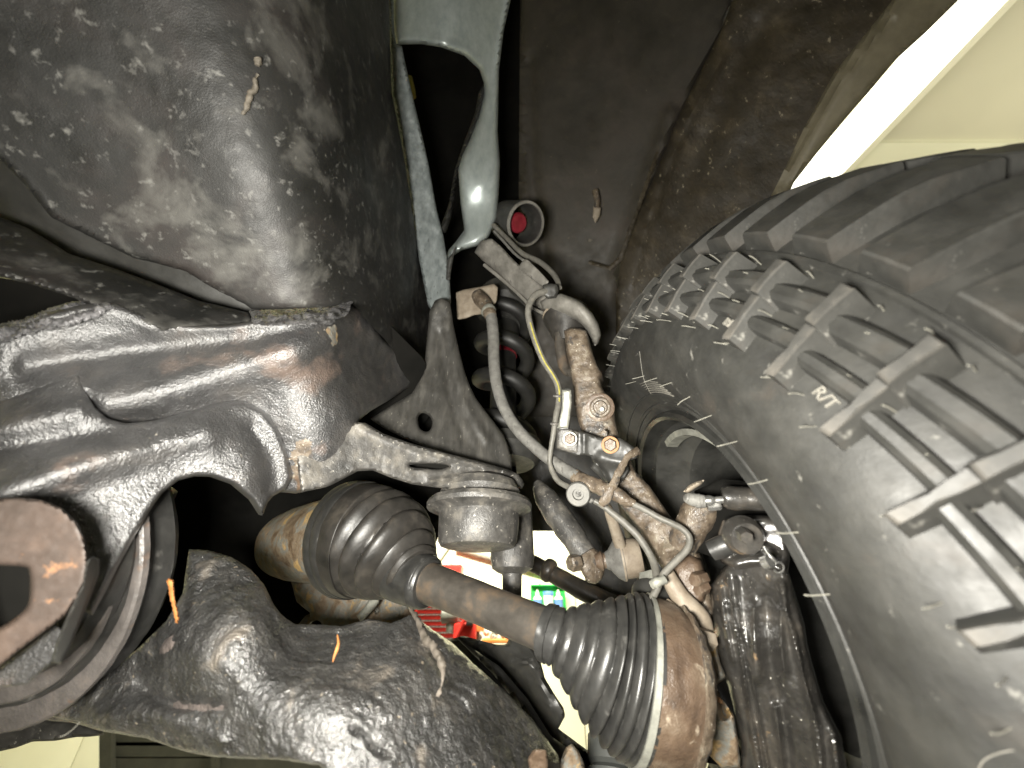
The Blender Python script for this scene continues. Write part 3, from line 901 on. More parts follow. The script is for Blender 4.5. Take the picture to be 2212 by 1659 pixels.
# whiskers (moulding vents)
V, F = [], []
def hair(t, s, L, lean):
    A = tyre_pt(t, s, 0.004)
    o, r, (no, nr) = prof_at(s)
    nrm = Wn * no + nr * (math.cos(t) * E1 + math.sin(t) * E2)
    side = -math.sin(t) * E1 + math.cos(t) * E2
    dirv = nrm * 0.75 - Wn * lean + side * rng.normal() * 0.15
    dirv /= np.linalg.norm(dirv)
    bend = rng.normal(size=3) * 0.12
    pts = np.array([A - nrm * .006, A + dirv * L * .5 + bend * L * .2, A + dirv * L + bend * L * .6])
    v, f = sweep_mesh(catmull(pts, 3), np.full(7, .00042), 4)
    b = len(V)
    V.extend(v.tolist())
    F.extend([tuple(i + b for i in q) for q in f])
for k in range(NP):
    for (dt, s) in ((0.6, S(9)), (-3.2, S(9) - .002), (0.8, S(7) + .004), (-3.5, S(7) + .006), (-2.6, S(6)), (-6.0, S(6) + .004), (-5.6, S(8) + .004), (-2.5, S(12)), (1.0, S(13)), (-1.0, S(6) - .004)):
        if rng.random() < 0.8:
            hair(math.radians(t0 + dt) + k * DT, s, .007 + .007 * rng.random(), 0.35 + 0.3 * rng.random())
for k in range(10):
    t = math.radians(-95 + k * 8.3)
    hair(t, S(3) + .008 * rng.random(), .012, 0.3)
tag(mk_obj("rubber_whiskers", V, F, "hair_rubber", tyre), kind="stuff")

# moulded letters
def letters(txt, th_deg, s, size, lean_deg=0, mat="tyre_edge", depth=.0012):
    cu = bpy.data.curves.new("letters", 'FONT')
    cu.body = txt
    cu.size = size
    cu.extrude = depth
    cu.align_x = 'CENTER'
    cu.align_y = 'CENTER'
    tmp = bpy.data.objects.new("tmp", cu)
    COL.objects.link(tmp)
    dgp = bpy.context.evaluated_depsgraph_get()
    me = bpy.data.meshes.new_from_object(tmp.evaluated_get(dgp))
    bpy.data.objects.remove(tmp)
    t = math.radians(th_deg)
    O = tyre_pt(t, s, .0012)
    o, r, (no, nr) = prof_at(s)
    rad = math.cos(t) * E1 + math.sin(t) * E2
    nrm = Wn * no + nr * rad
    tang = -math.sin(t) * E1 + math.cos(t) * E2
    y_ax = np.cross(nrm, tang)
    if (y_ax @ rad) < 0:
        tang = -tang
        y_ax = np.cross(nrm, tang)
    c, s_ = math.cos(math.radians(lean_deg)), math.sin(math.radians(lean_deg))
    xa, ya = tang * c + y_ax * s_, -tang * s_ + y_ax * c
    V = [O + xa * v.co.x + ya * v.co.y + nrm * v.co.z for v in me.vertices]
    F = [tuple(p.vertices) for p in me.polygons]
    return mk_obj("raised_letters", V, F, mat, tyre, 30)
letters("R/T", t0 - 3.4 - dg * .5, S(7) - .0150, .0105, 0)
letters("R/T", t0 - 3.4 - dg * .5 - dg * 2.0, S(7) - .0155, .0115, 0)

# wheel rim
wheel = thing("wheel_rim", "black steel wheel barrel inside the tyre behind the brake", "wheel", Wc + Wn * 0.1)
def wl_(name, prof, mat, seg=128, par=wheel):
    V, F = [], []
    tv = np.linspace(0, 2 * math.pi, seg, endpoint=False)
    for (o, r) in prof:
        V.append(Wc + Wn * o + r * (np.cos(tv)[:, None] * E1 + np.sin(tv)[:, None] * E2))
    V = np.vstack(V)
    for i in range(len(prof) - 1):
        for j in range(seg):
            k = (j + 1) % seg
            F.append((i * seg + j, i * seg + k, (i + 1) * seg + k, (i + 1) * seg + j))
    return mk_obj(name, V, F, mat, par, 30)
wl_("rim_lip", [(.012, .224), (.002, .228), (-.005, .226), (-.008, .221), (-.004, .216), (.006, .213), (.014, .2125), (.02, .209)], "rim_gloss")
wl_("rim_barrel", [(.02, .209), (.035, .205), (.06, .196), (.07, .185), (.10, .183), (.16, .184), (.22, .190), (.26, .20), (.30, .205)], "wheel_black")
wl_("wheel_face", [(.22, .190), (.215, .15), (.19, .11), (.185, .06), (.185, .001)], "wheel_black")
# clip-on balance weight on the lip
V = []
ts = np.radians(np.linspace(-48, 2, 12))
for t in ts:
    for (o, r) in ((.018, .199), (.018, .190), (.034, .186), (.034, .196)):
        V.append(wheel_pt(t, o, r))
F = []
for i in range(11):
    for j in range(4):
        k = (j + 1) % 4
        F.append((i * 4 + j, i * 4 + k, i * 4 + 4 + k, i * 4 + 4 + j))
F += [(3, 2, 1, 0), (44, 45, 46, 47)]
bwgt = mk_obj("balance_weight", V, F, "dull_steel")
tag(bwgt, "pale grey balance weight clipped inside the wheel barrel", "wheel weight")

# ================================================================== body and frame
# fender liner
lin = thing("fender_liner", "dusty dark brown wheel arch liner above the tyre", "fender liner", P(1400, 300, 1.15))
relief("liner_panel", [(1125, -160), (1640, -160), (1565, 60), (1470, 250), (1410, 400), (1345, 560), (1335, 640), (1380, 780), (1380, 1010), (1130, 1010), (1120, 500)],
       [(1140, -100, 1.18), (1600, -100, .98), (1140, 500, 1.24), (1380, 500, 1.16), (1130, 1000, 1.3), (1380, 1000, 1.3), (1300, 200, 1.14)], "liner", lin, thick=.02,
       grid=12, rnd=(14, .02), ridges=[([(1142, 130), (1150, 380), (1175, 560)], 14, .02), ([(1450, 250), (1330, 600)], 16, -.02)], noise=[(7, .006), (40, .0008)])
relief("outer_panel", [(1640, -160), (2060, -160), (1950, 10), (1870, 130), (1790, 250), (1700, 405), (1640, 520), (1480, 700), (1330, 760), (1330, 640), (1345, 540), (1405, 400), (1465, 250), (1560, 60)],
       [(1640, -100, .95), (2000, -100, .80), (1480, 300, 1.08), (1760, 250, .93), (1340, 620, 1.14), (1560, 520, 1.06)], "liner_dirt", lin, thick=.02,
       grid=11, rnd=(8, .012), ridges=[([(1560, 120), (1470, 300), (1400, 480), (1360, 620)], 10, -.012), ([(1640, 60), (1540, 260), (1450, 470)], 30, .012)], noise=[(14, .006), (70, .002)])
relief("seam_lip", [(1452, 245), (1460, 250), (1420, 345), (1380, 460), (1345, 562), (1318, 585), (1270, 570), (1272, 563), (1315, 575), (1336, 556), (1372, 456), (1412, 340)],
       [(1450, 250, 1.085), (1340, 560, 1.13), (1280, 565, 1.14), (1400, 400, 1.105)], "liner_dirt", lin, thick=.006, grid=5, rnd=(3, .003))
relief("fender_lip", [(1990, -160), (2190, -160), (2071, 0), (2000, 70), (1938, 126), (1880, 195), (1821, 263), (1765, 330), (1712, 398), (1690, 450), (1650, 455), (1690, 375), (1740, 270), (1800, 160), (1880, 60), (1960, -40)],
       [(2000, -100, .72), (1700, 400, .90), (1850, 180, .80), (2150, -100, .70)], "fender_edge", lin, thick=.02, grid=9, rnd=(10, .008),
       ridges=[([(1925, 40), (1800, 205), (1690, 400)], 6, .006)], noise=[(20, .002)])
lc = thing("trim_clip", "small pale broken clip stuck to the dark arch liner", "clip", P(1290, 450, 1.12))
tube("clip_stem", [(1285, 412, 1.125, 7), (1290, 432, 1.12, 6), (1288, 450, 1.12, 6)], "rust", lc)
relief("clip_tab", [(1282, 445), (1298, 448), (1296, 466), (1286, 482), (1280, 470)], [(1290, 460, 1.115)], "tan_metal", lc, thick=.008, grid=3, rnd=(4, .004))

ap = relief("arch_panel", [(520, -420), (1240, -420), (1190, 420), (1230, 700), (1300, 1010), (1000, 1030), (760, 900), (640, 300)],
            [(800, -100, 1.42), (540, -300, 1.40), (1180, -100, 1.4), (900, 900, 1.4), (1200, 900, 1.35)], "dark_void", None, thick=.03, grid=26, rnd=None, noise=[(8, .02)])  # added backing, coloured black in place of the shade inside the opening
tag(ap, "added pitch black backing, standing in for the shade seen through the opening beside the coil spring", "inner panel")
gl = tube("wire_clip", [(884, 168, 1.36, 7), (888, 190, 1.36, 8), (893, 210, 1.36, 6)], "yellow_mark", None, 6)  # small glint put in as a yellow-coloured sliver
tag(gl, "yellow glint deep inside the black opening, put in as a coloured sliver", "clip")
sp_ = relief("splash_shield", [(1040, 900), (1480, 900), (1480, 1390), (1264, 1350), (1264, 1148), (1146, 1147), (1040, 1160)],
             [(1100, 950, 1.22), (1460, 950, 1.18), (1280, 1300, 1.1), (1460, 1300, 1.06)], "shield_black", None, thick=.012, grid=14, rnd=(6, .004),
             ridges=[([(1327, 1230), (1326, 1340)], 3, -.006), ([(1343, 1230), (1343, 1340)], 3, -.006)], noise=[(12, .004)])
tag(sp_, "dark plastic splash shield behind the sway bar link", "splash shield")
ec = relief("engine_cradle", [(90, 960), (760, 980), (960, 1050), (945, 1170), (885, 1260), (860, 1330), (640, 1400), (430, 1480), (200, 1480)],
            [(100, 1000, .80), (900, 1000, .98), (300, 1400, .74), (850, 1300, .92)], "dark_void", None, thick=.05, grid=22, rnd=(20, .03), noise=[(10, .015)])  # added dark backdrop; its black colour stands in for the shaded void
tag(ec, "added shade-black cradle behind the axle joint", "backdrop")
gm = relief("cradle_tab", [(330, 1060), (365, 1048), (385, 1062), (358, 1120), (342, 1132), (312, 1120)], [(330, 1060, .52), (380, 1060, .56), (340, 1130, .50)], "undercoat", None, thick=.03, grid=5, rnd=(10, .012))
tag(gm, "small grey tab just inside the dark arch of the crossmember", "bracket")

# frame rail
def smoothmax(a, b, k):
    h = np.clip(0.5 + 0.5 * (a - b) / k, 0, 1)
    return b * (1 - h) + a * h + k * h * (1 - h)
z1 = tps([(0, -100, .300), (0, 300, .345), (0, 560, .385), (600, -100, .335), (600, 300, .385), (600, 660, .46), (300, 300, .368)])
def rail_depth(q):
    u = np.minimum((q[:, 0] - CX) / FX, -0.15)
    return smoothmax(z1(q), 0.222 / (-u), 0.11)
fr = thing("frame_rail", "big dirty grey frame rail filling the upper left", "frame rail", P(420, 300, .4))
relief("rail_body", [(-160, -160), (838, -160), (840, 0), (846, 200), (872, 335), (893, 469), (903, 560), (935, 650), (948, 780), (917, 808), (850, 752), (792, 694), (772, 666), (760, 655), (705, 664), (620, 667), (545, 669), (528, 655), (470, 628), (400, 585), (330, 567), (290, 558), (215, 522), (110, 470), (50, 395), (0, 345), (-160, 280)],
       rail_depth, "rail_paint", fr, thick=.05, grid=9, rnd=(7, .006), noise=[(9, .003), (40, .0006), (130, .0003)], wobble=.4, ang=60)
relief("lower_flange", [(-160, 430), (0, 468), (60, 492), (150, 548), (240, 577), (335, 612), (430, 650), (540, 676), (548, 700), (470, 712), (350, 715), (250, 680), (150, 640), (60, 612), (-160, 560)],
       [(-100, 480, .375), (60, 560, .385), (240, 620, .41), (430, 680, .445), (540, 690, .475)], "rail_paint", fr, thick=.03, grid=6, rnd=(14, .012), noise=[(30, .0016), (120, .0006)], wobble=.25)
relief("slot_floor", [(-160, 260), (0, 330), (110, 450), (300, 540), (560, 640), (560, 700), (300, 650), (0, 520), (-160, 480)],
       [(-100, 400, .45), (300, 600, .50), (560, 670, .54), (0, 430, .455)], "black_plastic", fr, thick=.02, grid=12, rnd=None, noise=[(24, .006)])  # slot interior coloured black to stand for its shade
def on_rail(x, y, lift=.002):
    return float(rail_depth(np.array([[x, y]], float))[0]) - lift
for (nm, pts) in (("sealant_blob", [(555, 124, 5), (558, 132, 8), (556, 142, 4)]), ("sealant_run", [(556, 160, 3), (549, 178, 4.5), (553, 190, 6), (541, 205, 5.5), (533, 228, 5), (524, 248, 3)])):
    tube(nm, [(x, y, on_rail(x, y), r) for x, y, r in pts], "mud", fr, 8, 12, noise=[(300, .0012)])

# silver strut bracket and its dull strip
sb = thing("strut_bracket", "smooth silver painted bracket with a large curved opening at the top", "bracket", P(1020, 250, .9))
relief("bracket_plate", [(849, -120), (1113, -120), (1103, 0), (1088, 67), (1078, 151), (1075, 285), (1080, 352), (1077, 420), (1073, 469), (1056, 512), (1030, 532), (996, 541), (975, 556), (966, 585), (962, 568), (968, 548), (985, 528), (1004, 502), (995, 440), (990, 368), (1000, 335), (1013, 310), (1036, 251), (1046, 205), (1046, 180), (1036, 151), (1003, 120), (953, 102), (909, 95), (856, 96), (850, 60)],
       [(860, -100, .86), (975, -100, .93), (1105, -100, .86), (870, 90, .90), (960, 95, .97), (1080, 90, .91), (1060, 250, .935), (1035, 400, .905), (1070, 440, .93), (1000, 450, .925), (1030, 510, .91), (965, 560, .93)], "silver_paint", sb, thick=.02, grid=6, rnd=(16, .022), noise=[(30, .0008)])
relief("bracket_rim", [(1046, 180), (1049, 205), (1038, 252), (1014, 312), (992, 368), (985, 400), (975, 470), (963, 505), (948, 500), (970, 440), (982, 368), (1005, 300), (1026, 245), (1034, 200)],
       [(1046, 190, .955), (1000, 340, .945), (960, 500, .95), (1020, 270, .95)], "black_plastic", sb, thick=.015, grid=6, rnd=(6, .02))
st = thing("shock_tower_edge", "grey blue painted edge strip running down beside the black opening", "bracket", P(900, 350, .9))
relief("edge_strip", [(832, -120), (848, -120), (850, 60), (856, 96), (868, 100), (885, 180), (906, 268), (925, 350), (943, 452), (958, 510), (966, 560), (972, 610), (974, 655), (950, 700), (925, 660), (905, 560), (893, 469), (872, 335), (846, 200)],
       [(840, -100, .80), (842, 200, .87), (890, 250, .89), (890, 460, .905), (940, 460, .92), (940, 690, .88), (905, 560, .90)], "silver_dirty", st, thick=.03, grid=5, rnd=(6, .01), noise=[(40, .002), (160, .001)])
dk = relief("wire_loop_bracket", [(966, 560), (976, 548), (985, 530), (975, 580), (972, 606), (963, 604)], [(970, 570, .90)], "black_plastic", None, thick=.01, grid=4, rnd=(4, .004))
tag(dk, "thin dark hook under the tail of the silver bracket", "hook")

# ================================================================== crossmember
cm = thing("crossmember", "black painted crossmember with a rolled lip and deep arch at left", "crossmember", P(380, 850, .42))
relief("rear_beam", [(-140, 745), (0, 715), (100, 676), (180, 655), (250, 653), (300, 672), (345, 694), (420, 702), (480, 702), (545, 694), (620, 690), (708, 676), (740, 655), (766, 640), (788, 680), (835, 740), (905, 795), (912, 812), (880, 838), (845, 862), (800, 888), (775, 908), (772, 960), (748, 1010), (704, 1050), (640, 1066), (560, 1060), (480, 1010), (300, 980), (100, 985), (-140, 1010)],
       [(-100, 760, .345), (0, 850, .352), (0, 960, .38), (-140, 1000, .375), (100, 985, .40), (200, 700, .385), (200, 900, .39), (350, 760, .415), (400, 930, .43), (550, 800, .455), (545, 980, .475), (620, 1040, .485), (700, 1000, .50), (700, 720, .50), (760, 650, .56), (770, 880, .55), (905, 800, .80), (840, 800, .71)],
       "undercoat", cm, thick=.05, grid=5, rnd=(12, .012),
       ridges=[([(235, 872), (330, 850), (450, 818), (570, 780), (700, 725)], 52, -.022), ([(60, 790), (330, 752), (560, 728), (690, 706)], 30, .010), ([(-60, 905), (60, 870), (160, 840)], 40, -.012), ([(100, 690), (240, 675), (330, 712)], 20, -.004)],
       paint=[([(636, 955), (668, 950), (682, 990), (676, 1030), (700, 1046), (640, 1060), (628, 1010)], "rust"), ([(700, 708), (726, 700), (732, 745), (716, 748)], "housing"), ([(640, 1030), (700, 1030), (690, 1062), (640, 1064)], "rust_flat")],
       noise=[(30, .0016), (90, .0007), (260, .0004)], ang=70)
relief("front_lip", [(-140, 915), (0, 862), (100, 828), (158, 806), (170, 803), (178, 822), (188, 850), (206, 880), (232, 904), (272, 915), (330, 909), (400, 891), (480, 867), (528, 866), (570, 886), (600, 925), (620, 975), (632, 1030), (618, 1056), (590, 1072), (578, 1086), (567, 1114), (545, 1080), (505, 1046), (460, 1030), (420, 1029), (385, 1038), (350, 1066), (322, 1105), (290, 1160), (255, 1225), (225, 1285), (200, 1330), (150, 1310), (60, 1200), (-140, 1180)],
       [(-100, 930, .330), (0, 1000, .316), (0, 1150, .300), (0, 880, .340), (160, 830, .364), (200, 930, .350), (200, 1150, .325), (300, 930, .370), (400, 1000, .385), (400, 900, .402), (520, 880, .435), (545, 1040, .42), (600, 960, .455), (620, 1030, .465), (560, 1100, .43), (230, 1270, .315)],
       "undercoat", cm, thick=.016, grid=4.5, rnd=(11, .012),
       ridges=[([(-60, 1085), (100, 1030), (230, 985), (330, 955), (440, 935)], 46, -.018), ([(-60, 940), (60, 905), (170, 885)], 30, -.008), ([(-60, 985), (150, 950), (320, 932)], 26, .006), ([(545, 930), (580, 985), (590, 1050)], 26, .010)],
       noise=[(30, .0014), (90, .0007), (260, .0004)], ang=70)
for (nm, o, d) in (("weld_crust", [(-100, 720), (-20, 706), (50, 688), (110, 664), (170, 650), (225, 649), (250, 660), (222, 680), (160, 700), (90, 715), (20, 735), (-100, 770)], [(-100, 740, .325), (60, 700, .355), (240, 660, .385)]),
                   ("weld_crust", [(540, 672), (610, 664), (700, 662), (745, 650), (762, 650), (750, 680), (712, 702), (650, 700), (580, 704), (545, 700)], [(540, 690, .448), (620, 680, .465), (750, 660, .505)])):
    relief(nm, o, d, "crust", cm, thick=.02, grid=4.5, rnd=(9, .008), noise=[(90, .004), (240, .003), (600, .0012)], wobble=1.5, ang=70)
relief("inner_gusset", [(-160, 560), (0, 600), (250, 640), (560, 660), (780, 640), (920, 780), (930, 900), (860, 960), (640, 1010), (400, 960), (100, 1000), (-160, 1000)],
       [(-160, 700, .50), (250, 800, .56), (760, 700, .66), (920, 860, .80), (700, 960, .72), (0, 950, .52)], "dark_void", cm, thick=.02, grid=18, rnd=None, noise=[(20, .004)])  # dark sheet added to cover bright gaps with painted shade
# ================================================================== control arm bushing
bu = thing("control_arm_bushing", "rusty bushing disc with a square hole in front of ribbed rings", "bushing", P(90, 1260, .27))
BA, BB = P(48, 1236, .268), P(190, 1352, .40)
rb = lambda px, d: px * d / FX
relief("cam_plate", [(-160, 1100), (-40, 1082), (30, 1074), (90, 1080), (135, 1098), (168, 1130), (186, 1172), (191, 1215), (186, 1250), (170, 1290), (140, 1330), (100, 1362), (50, 1398), (0, 1440), (-60, 1480), (-160, 1500)],
       [(0, 1090, .262), (180, 1180, .272), (60, 1380, .256), (-60, 1300, .25)], "plate_rust", bu, thick=.012, grid=6, rnd=(9, .003),
       noise=[(300, .0003)], holes=[[(-70, 1222), (0, 1221), (52, 1224), (64, 1234), (66, 1270), (62, 1305), (44, 1328), (10, 1352), (-50, 1370)]])
relief("hole_floor", [(-120, 1190), (90, 1200), (90, 1340), (20, 1380), (-120, 1390)], [(0, 1280, .29)], "dark_void", bu, thick=.01, grid=20, rnd=None)  # blackened so the hole reads as deep shade
relief("cam_wedge", [(186, 1212), (200, 1202), (214, 1208), (214, 1240), (196, 1290), (172, 1350), (152, 1400), (132, 1436), (108, 1430), (122, 1385), (150, 1320), (176, 1265)],
       [(190, 1215, .268), (214, 1220, .285), (130, 1430, .262), (110, 1425, .256)], "black_plastic", bu, thick=.02, grid=5, rnd=(6, .004))
relief("cam_shim", [(-100, 1470), (0, 1442), (60, 1396), (120, 1350), (140, 1360), (118, 1425), (60, 1478), (-100, 1500)], [(0, 1450, .272), (120, 1380, .276), (60, 1460, .270)], "undercoat", bu, thick=.012, grid=7, rnd=(5, .003))
def disc(name, c, rpx, d, thick, mat, ns=((120, .0008),)):
    A = P(c[0], c[1], d)
    r = rpx * d / FX
    return lathe(name, A, A + cvec((.12, -.10, 1)) * thick, [(0, r * .93), (.05, r * .985), (.25, r), (.8, r), (1, r * .95)], mat, bu, 96, noise=ns)
disc("rubber_ring", (-6, 1206), 262, .345, .030, "boot_rubber")
disc("flange_ring", (-10, 1206), 298, .360, .008, "ring_metal")
disc("rubber_ring", (-8, 1206), 308, .368, .030, "boot_rubber")
disc("flange_ring", (-6, 1206), 352, .381, .010, "ring_metal")
disc("rubber_ring", (0, 1206), 330, .391, .05, "boot_rubber")
# ================================================================== lower control arm
la = thing("lower_control_arm", "lumpy tar black lower control arm across the bottom left", "control arm", P(650, 1480, .34))
relief("arm_body", [(408, 1186), (448, 1188), (502, 1204), (542, 1231), (569, 1261), (589, 1304), (610, 1330), (636, 1348), (690, 1349), (740, 1352), (795, 1337), (845, 1346), (866, 1338), (886, 1328), (905, 1338), (940, 1364), (978, 1390), (1032, 1442), (1100, 1502), (1155, 1560), (1205, 1630), (1240, 1740), (760, 1740), (690, 1652), (600, 1640), (520, 1640), (457, 1635), (379, 1617), (312, 1594), (223, 1580), (170, 1562), (110, 1548), (60, 1540), (140, 1500), (230, 1450), (300, 1400), (360, 1340), (395, 1280), (402, 1230)],
       [(100, 1540, .405), (250, 1520, .385), (300, 1440, .40), (410, 1200, .45), (430, 1300, .395), (440, 1430, .34), (540, 1250, .44), (560, 1340, .375), (560, 1450, .34), (480, 1560, .335), (430, 1630, .345), (640, 1360, .43), (700, 1480, .335), (760, 1620, .300), (800, 1350, .45), (880, 1330, .47), (900, 1450, .38), (920, 1600, .335), (990, 1400, .475), (1050, 1520, .42), (1100, 1640, .385), (1200, 1640, .45), (1150, 1560, .47)],
       "tar", la, thick=.06, grid=5, rnd=(9, .005),
       ridges=[([(210, 1550), (330, 1545), (420, 1580), (470, 1600)], 28, -.010), ([(300, 1480), (360, 1520), (480, 1530)], 12, .008),
               ([(760, 1575), (790, 1590), (805, 1615), (840, 1632)], 5, .006), ([(968, 1500), (1000, 1515), (1012, 1540)], 4.5, .006), ([(985, 1480), (1010, 1490), (1030, 1510)], 4, .004)],
       noise=[(28, .0026), (75, .0013), (190, .0010), (460, .0008)], ang=70, wobble=.3)
# painted knuckle of the arm (the smoother, browner swelling near the bushing)
relief("arm_swelling", [(338, 1400), (372, 1360), (410, 1342), (460, 1345), (512, 1366), (552, 1412), (566, 1480), (552, 1550), (520, 1600), (470, 1632), (420, 1628), (379, 1617), (312, 1594), (223, 1580), (160, 1562), (90, 1552), (120, 1520), (200, 1470), (280, 1440), (318, 1425)],
       [(320, 1420, .41), (250, 1560, .405), (100, 1545, .415), (345, 1400, .385), (430, 1345, .385), (450, 1420, .352), (450, 1500, .345), (530, 1400, .365), (550, 1560, .34), (400, 1590, .352), (360, 1500, .372), (300, 1530, .396), (470, 1620, .346)], "arm_paint", la, thick=.06, grid=5, rnd=(16, .012), sm=True,
       ridges=[([(348, 1510), (362, 1450), (395, 1390)], 8, .006), ([(230, 1545), (330, 1560), (430, 1600)], 18, -.006)], noise=[(30, .0014), (90, .0008), (260, .0006)], ang=70, paint=[([(250, 1555), (300, 1548), (350, 1565), (390, 1600), (330, 1600), (260, 1580)], "ring_metal"), ([(346, 1520), (350, 1470), (365, 1425), (382, 1400), (390, 1408), (372, 1445), (364, 1490), (360, 1520)], "caliper_black")])
relief("mud_flake", [(1143, 1659), (1140, 1640), (1150, 1622), (1162, 1616), (1180, 1620), (1184, 1645), (1182, 1690), (1143, 1690)], [(1160, 1640, .375)], "rust_flat", la, thick=.008, grid=5, rnd=(6, .003), noise=[(300, .001)])
nd = relief("pine_needle", [(360, 1254), (366, 1248), (374, 1252), (376, 1266), (378, 1290), (384, 1318), (388, 1338), (384, 1348), (378, 1344), (374, 1322), (366, 1290)], [(365, 1255, .355), (382, 1340, .352), (380, 1290, .354)], "orange_leaf", None, thick=.002, grid=3, rnd=(3, .002), noise=[(400, .0008)], wobble=.7)
tag(nd, "bright orange dry leaf strip lying beside the bushing rings", "leaf")
nd = tube("pine_needle", [(729, 1372, .372, 1.5), (731, 1388, .366, 3), (728, 1402, .362, 4), (722, 1418, .358, 2.6), (719, 1430, .356, 1)], "orange_leaf", None, 5, 8)
tag(nd, "thin orange pine needle stuck on top of the black control arm", "leaf")
rt = tube("root_strand", [(890, 1318, .455, 5), (905, 1345, .425, 6), (917, 1375, .40, 7), (934, 1397, .385, 8), (950, 1420, .372, 8), (957, 1445, .362, 6), (955, 1475, .352, 4), (945, 1505, .345, 2)], "root_brown", None, 8, 10, noise=[(200, .0016), (600, .0008)])
tag(rt, "fuzzy brown root strand hanging over the black control arm", "strand")
hr = tube("loose_fibre", [(172, 1560, .30, .8), (158, 1575, .30, .8), (140, 1588, .30, .8), (128, 1592, .30, .5)], "hair_rubber", None, 5, 6)
tag(hr, "single pale fibre dangling under the lower left edge", "fibre")
sk = relief("skid_plate", [(-120, 1530), (20, 1540), (120, 1552), (180, 1562), (223, 1578), (226, 1588), (190, 1592), (165, 1592), (120, 1600), (70, 1602), (35, 1615), (-120, 1650)], [(-100, 1560, .50), (200, 1585, .58), (50, 1600, .53)], "shield_black", None, thick=.02, grid=7, rnd=(6, .006), noise=[(40, .002)])
tag(sk, "dark curved skid plate edge at the lower left corner", "skid plate")

# rear leg and other low parts
rl = thing("radius_arm", "dark brown stamped arm in shadow between control arm and outer boot", "arm", P(1120, 1450, .55))
relief("arm_stamping", [(960, 1382), (985, 1378), (1000, 1373), (1040, 1384), (1070, 1392), (1094, 1392), (1102, 1372), (1137, 1384), (1155, 1402), (1167, 1425), (1177, 1465), (1196, 1497), (1217, 1529), (1221, 1546), (1206, 1574), (1230, 1592), (1330, 1664), (1350, 1720), (1150, 1720), (1060, 1500)],
       [(980, 1370, .62), (1100, 1390, .60), (1160, 1430, .58), (1100, 1500, .60), (1210, 1540, .55), (1200, 1640, .55), (1330, 1670, .52)], "black_plastic", rl, thick=.02, grid=7, rnd=(9, .01),
       ridges=[([(1110, 1425), (1140, 1420), (1160, 1440)], 5, .006), ([(1100, 1440), (1140, 1432), (1165, 1470), (1190, 1530)], 8, -.006), ([(1040, 1400), (1110, 1480), (1190, 1590)], 20, .025)], noise=[(40, .002), (160, .001)])
relief("arm_inner_web", [(985, 1376), (1020, 1400), (1080, 1440), (1140, 1510), (1190, 1590), (1260, 1640), (1300, 1700), (1180, 1700), (1150, 1560), (1060, 1450)], [(990, 1380, .575), (1150, 1540, .54), (1280, 1690, .50)], "black_plastic", rl, thick=.02, grid=8, rnd=(8, .006))
bj = thing("lower_ball_joint", "grey rubber ball joint boot under the pleated outer boot", "ball joint", P(1330, 1640, .50))
lathe("joint_boot", P(1325, 1575, .55), P(1330, 1740, .49), [(0, .020), (.15, .036), (.5, .036), (.55, .030), (.62, .038), (1, .038)], "grey_boot", bj, 32)
lathe("joint_stud", P(1325, 1560, .56), P(1325, 1580, .55), [(0, .010), (1, .012)], "dull_steel", bj, 16)
cb = thing("rusty_casting", "tan rusty casting lumps along the bottom edge under the boots", "casting", P(1235, 1650, .44))
relief("casting_lug", [(1205, 1700), (1212, 1640), (1222, 1614), (1236, 1606), (1250, 1622), (1262, 1650), (1268, 1700)], [(1235, 1650, .44)], "housing", cb, thick=.03, grid=6, rnd=(14, .012), noise=[(100, .002)])
cb2 = thing("knuckle_foot", "tan rusty foot of the knuckle cut by the bottom edge below the outer joint", "casting", P(1430, 1650, .46))
relief("foot_casting", [(1372, 1720), (1378, 1650), (1392, 1632), (1430, 1628), (1470, 1642), (1490, 1636), (1520, 1640), (1540, 1720)], [(1380, 1650, .47), (1530, 1650, .44), (1450, 1700, .45)], "housing", cb2, thick=.04, grid=7, rnd=(16, .016), noise=[(60, .003), (200, .001)])
relief("foot_cavity", [(1400, 1600), (1590, 1595), (1580, 1660), (1540, 1650), (1480, 1640), (1440, 1634), (1400, 1640)], [(1400, 1620, .56), (1590, 1620, .53), (1500, 1650, .53)], "dark_void", cb2, thick=.02, grid=10, rnd=None)  # black sheet painted as the shade of a hollow

# ================================================================== CV axle
ca = thing("cv_axle", "black half shaft with a pleated rubber boot at each end", "axle", P(1050, 1300, .52))
def path3(pts, n=10):
    q = catmull(np.array(pts, float), n)
    return Pn(q[:, :2], q[:, 2]), q[:, 3] * q[:, 2] / FX
# shaft
W, r = path3([(890, 1243, .585, 44), (930, 1260, .565, 41), (980, 1279, .545, 40), (1080, 1320, .505, 41), (1180, 1361, .465, 44), (1215, 1376, .452, 44)], 8)
V, F = sweep_mesh(W, r, 36, noise=[(60, .0004)])
mk_obj("half_shaft", V, F, "shaft_paint", ca)
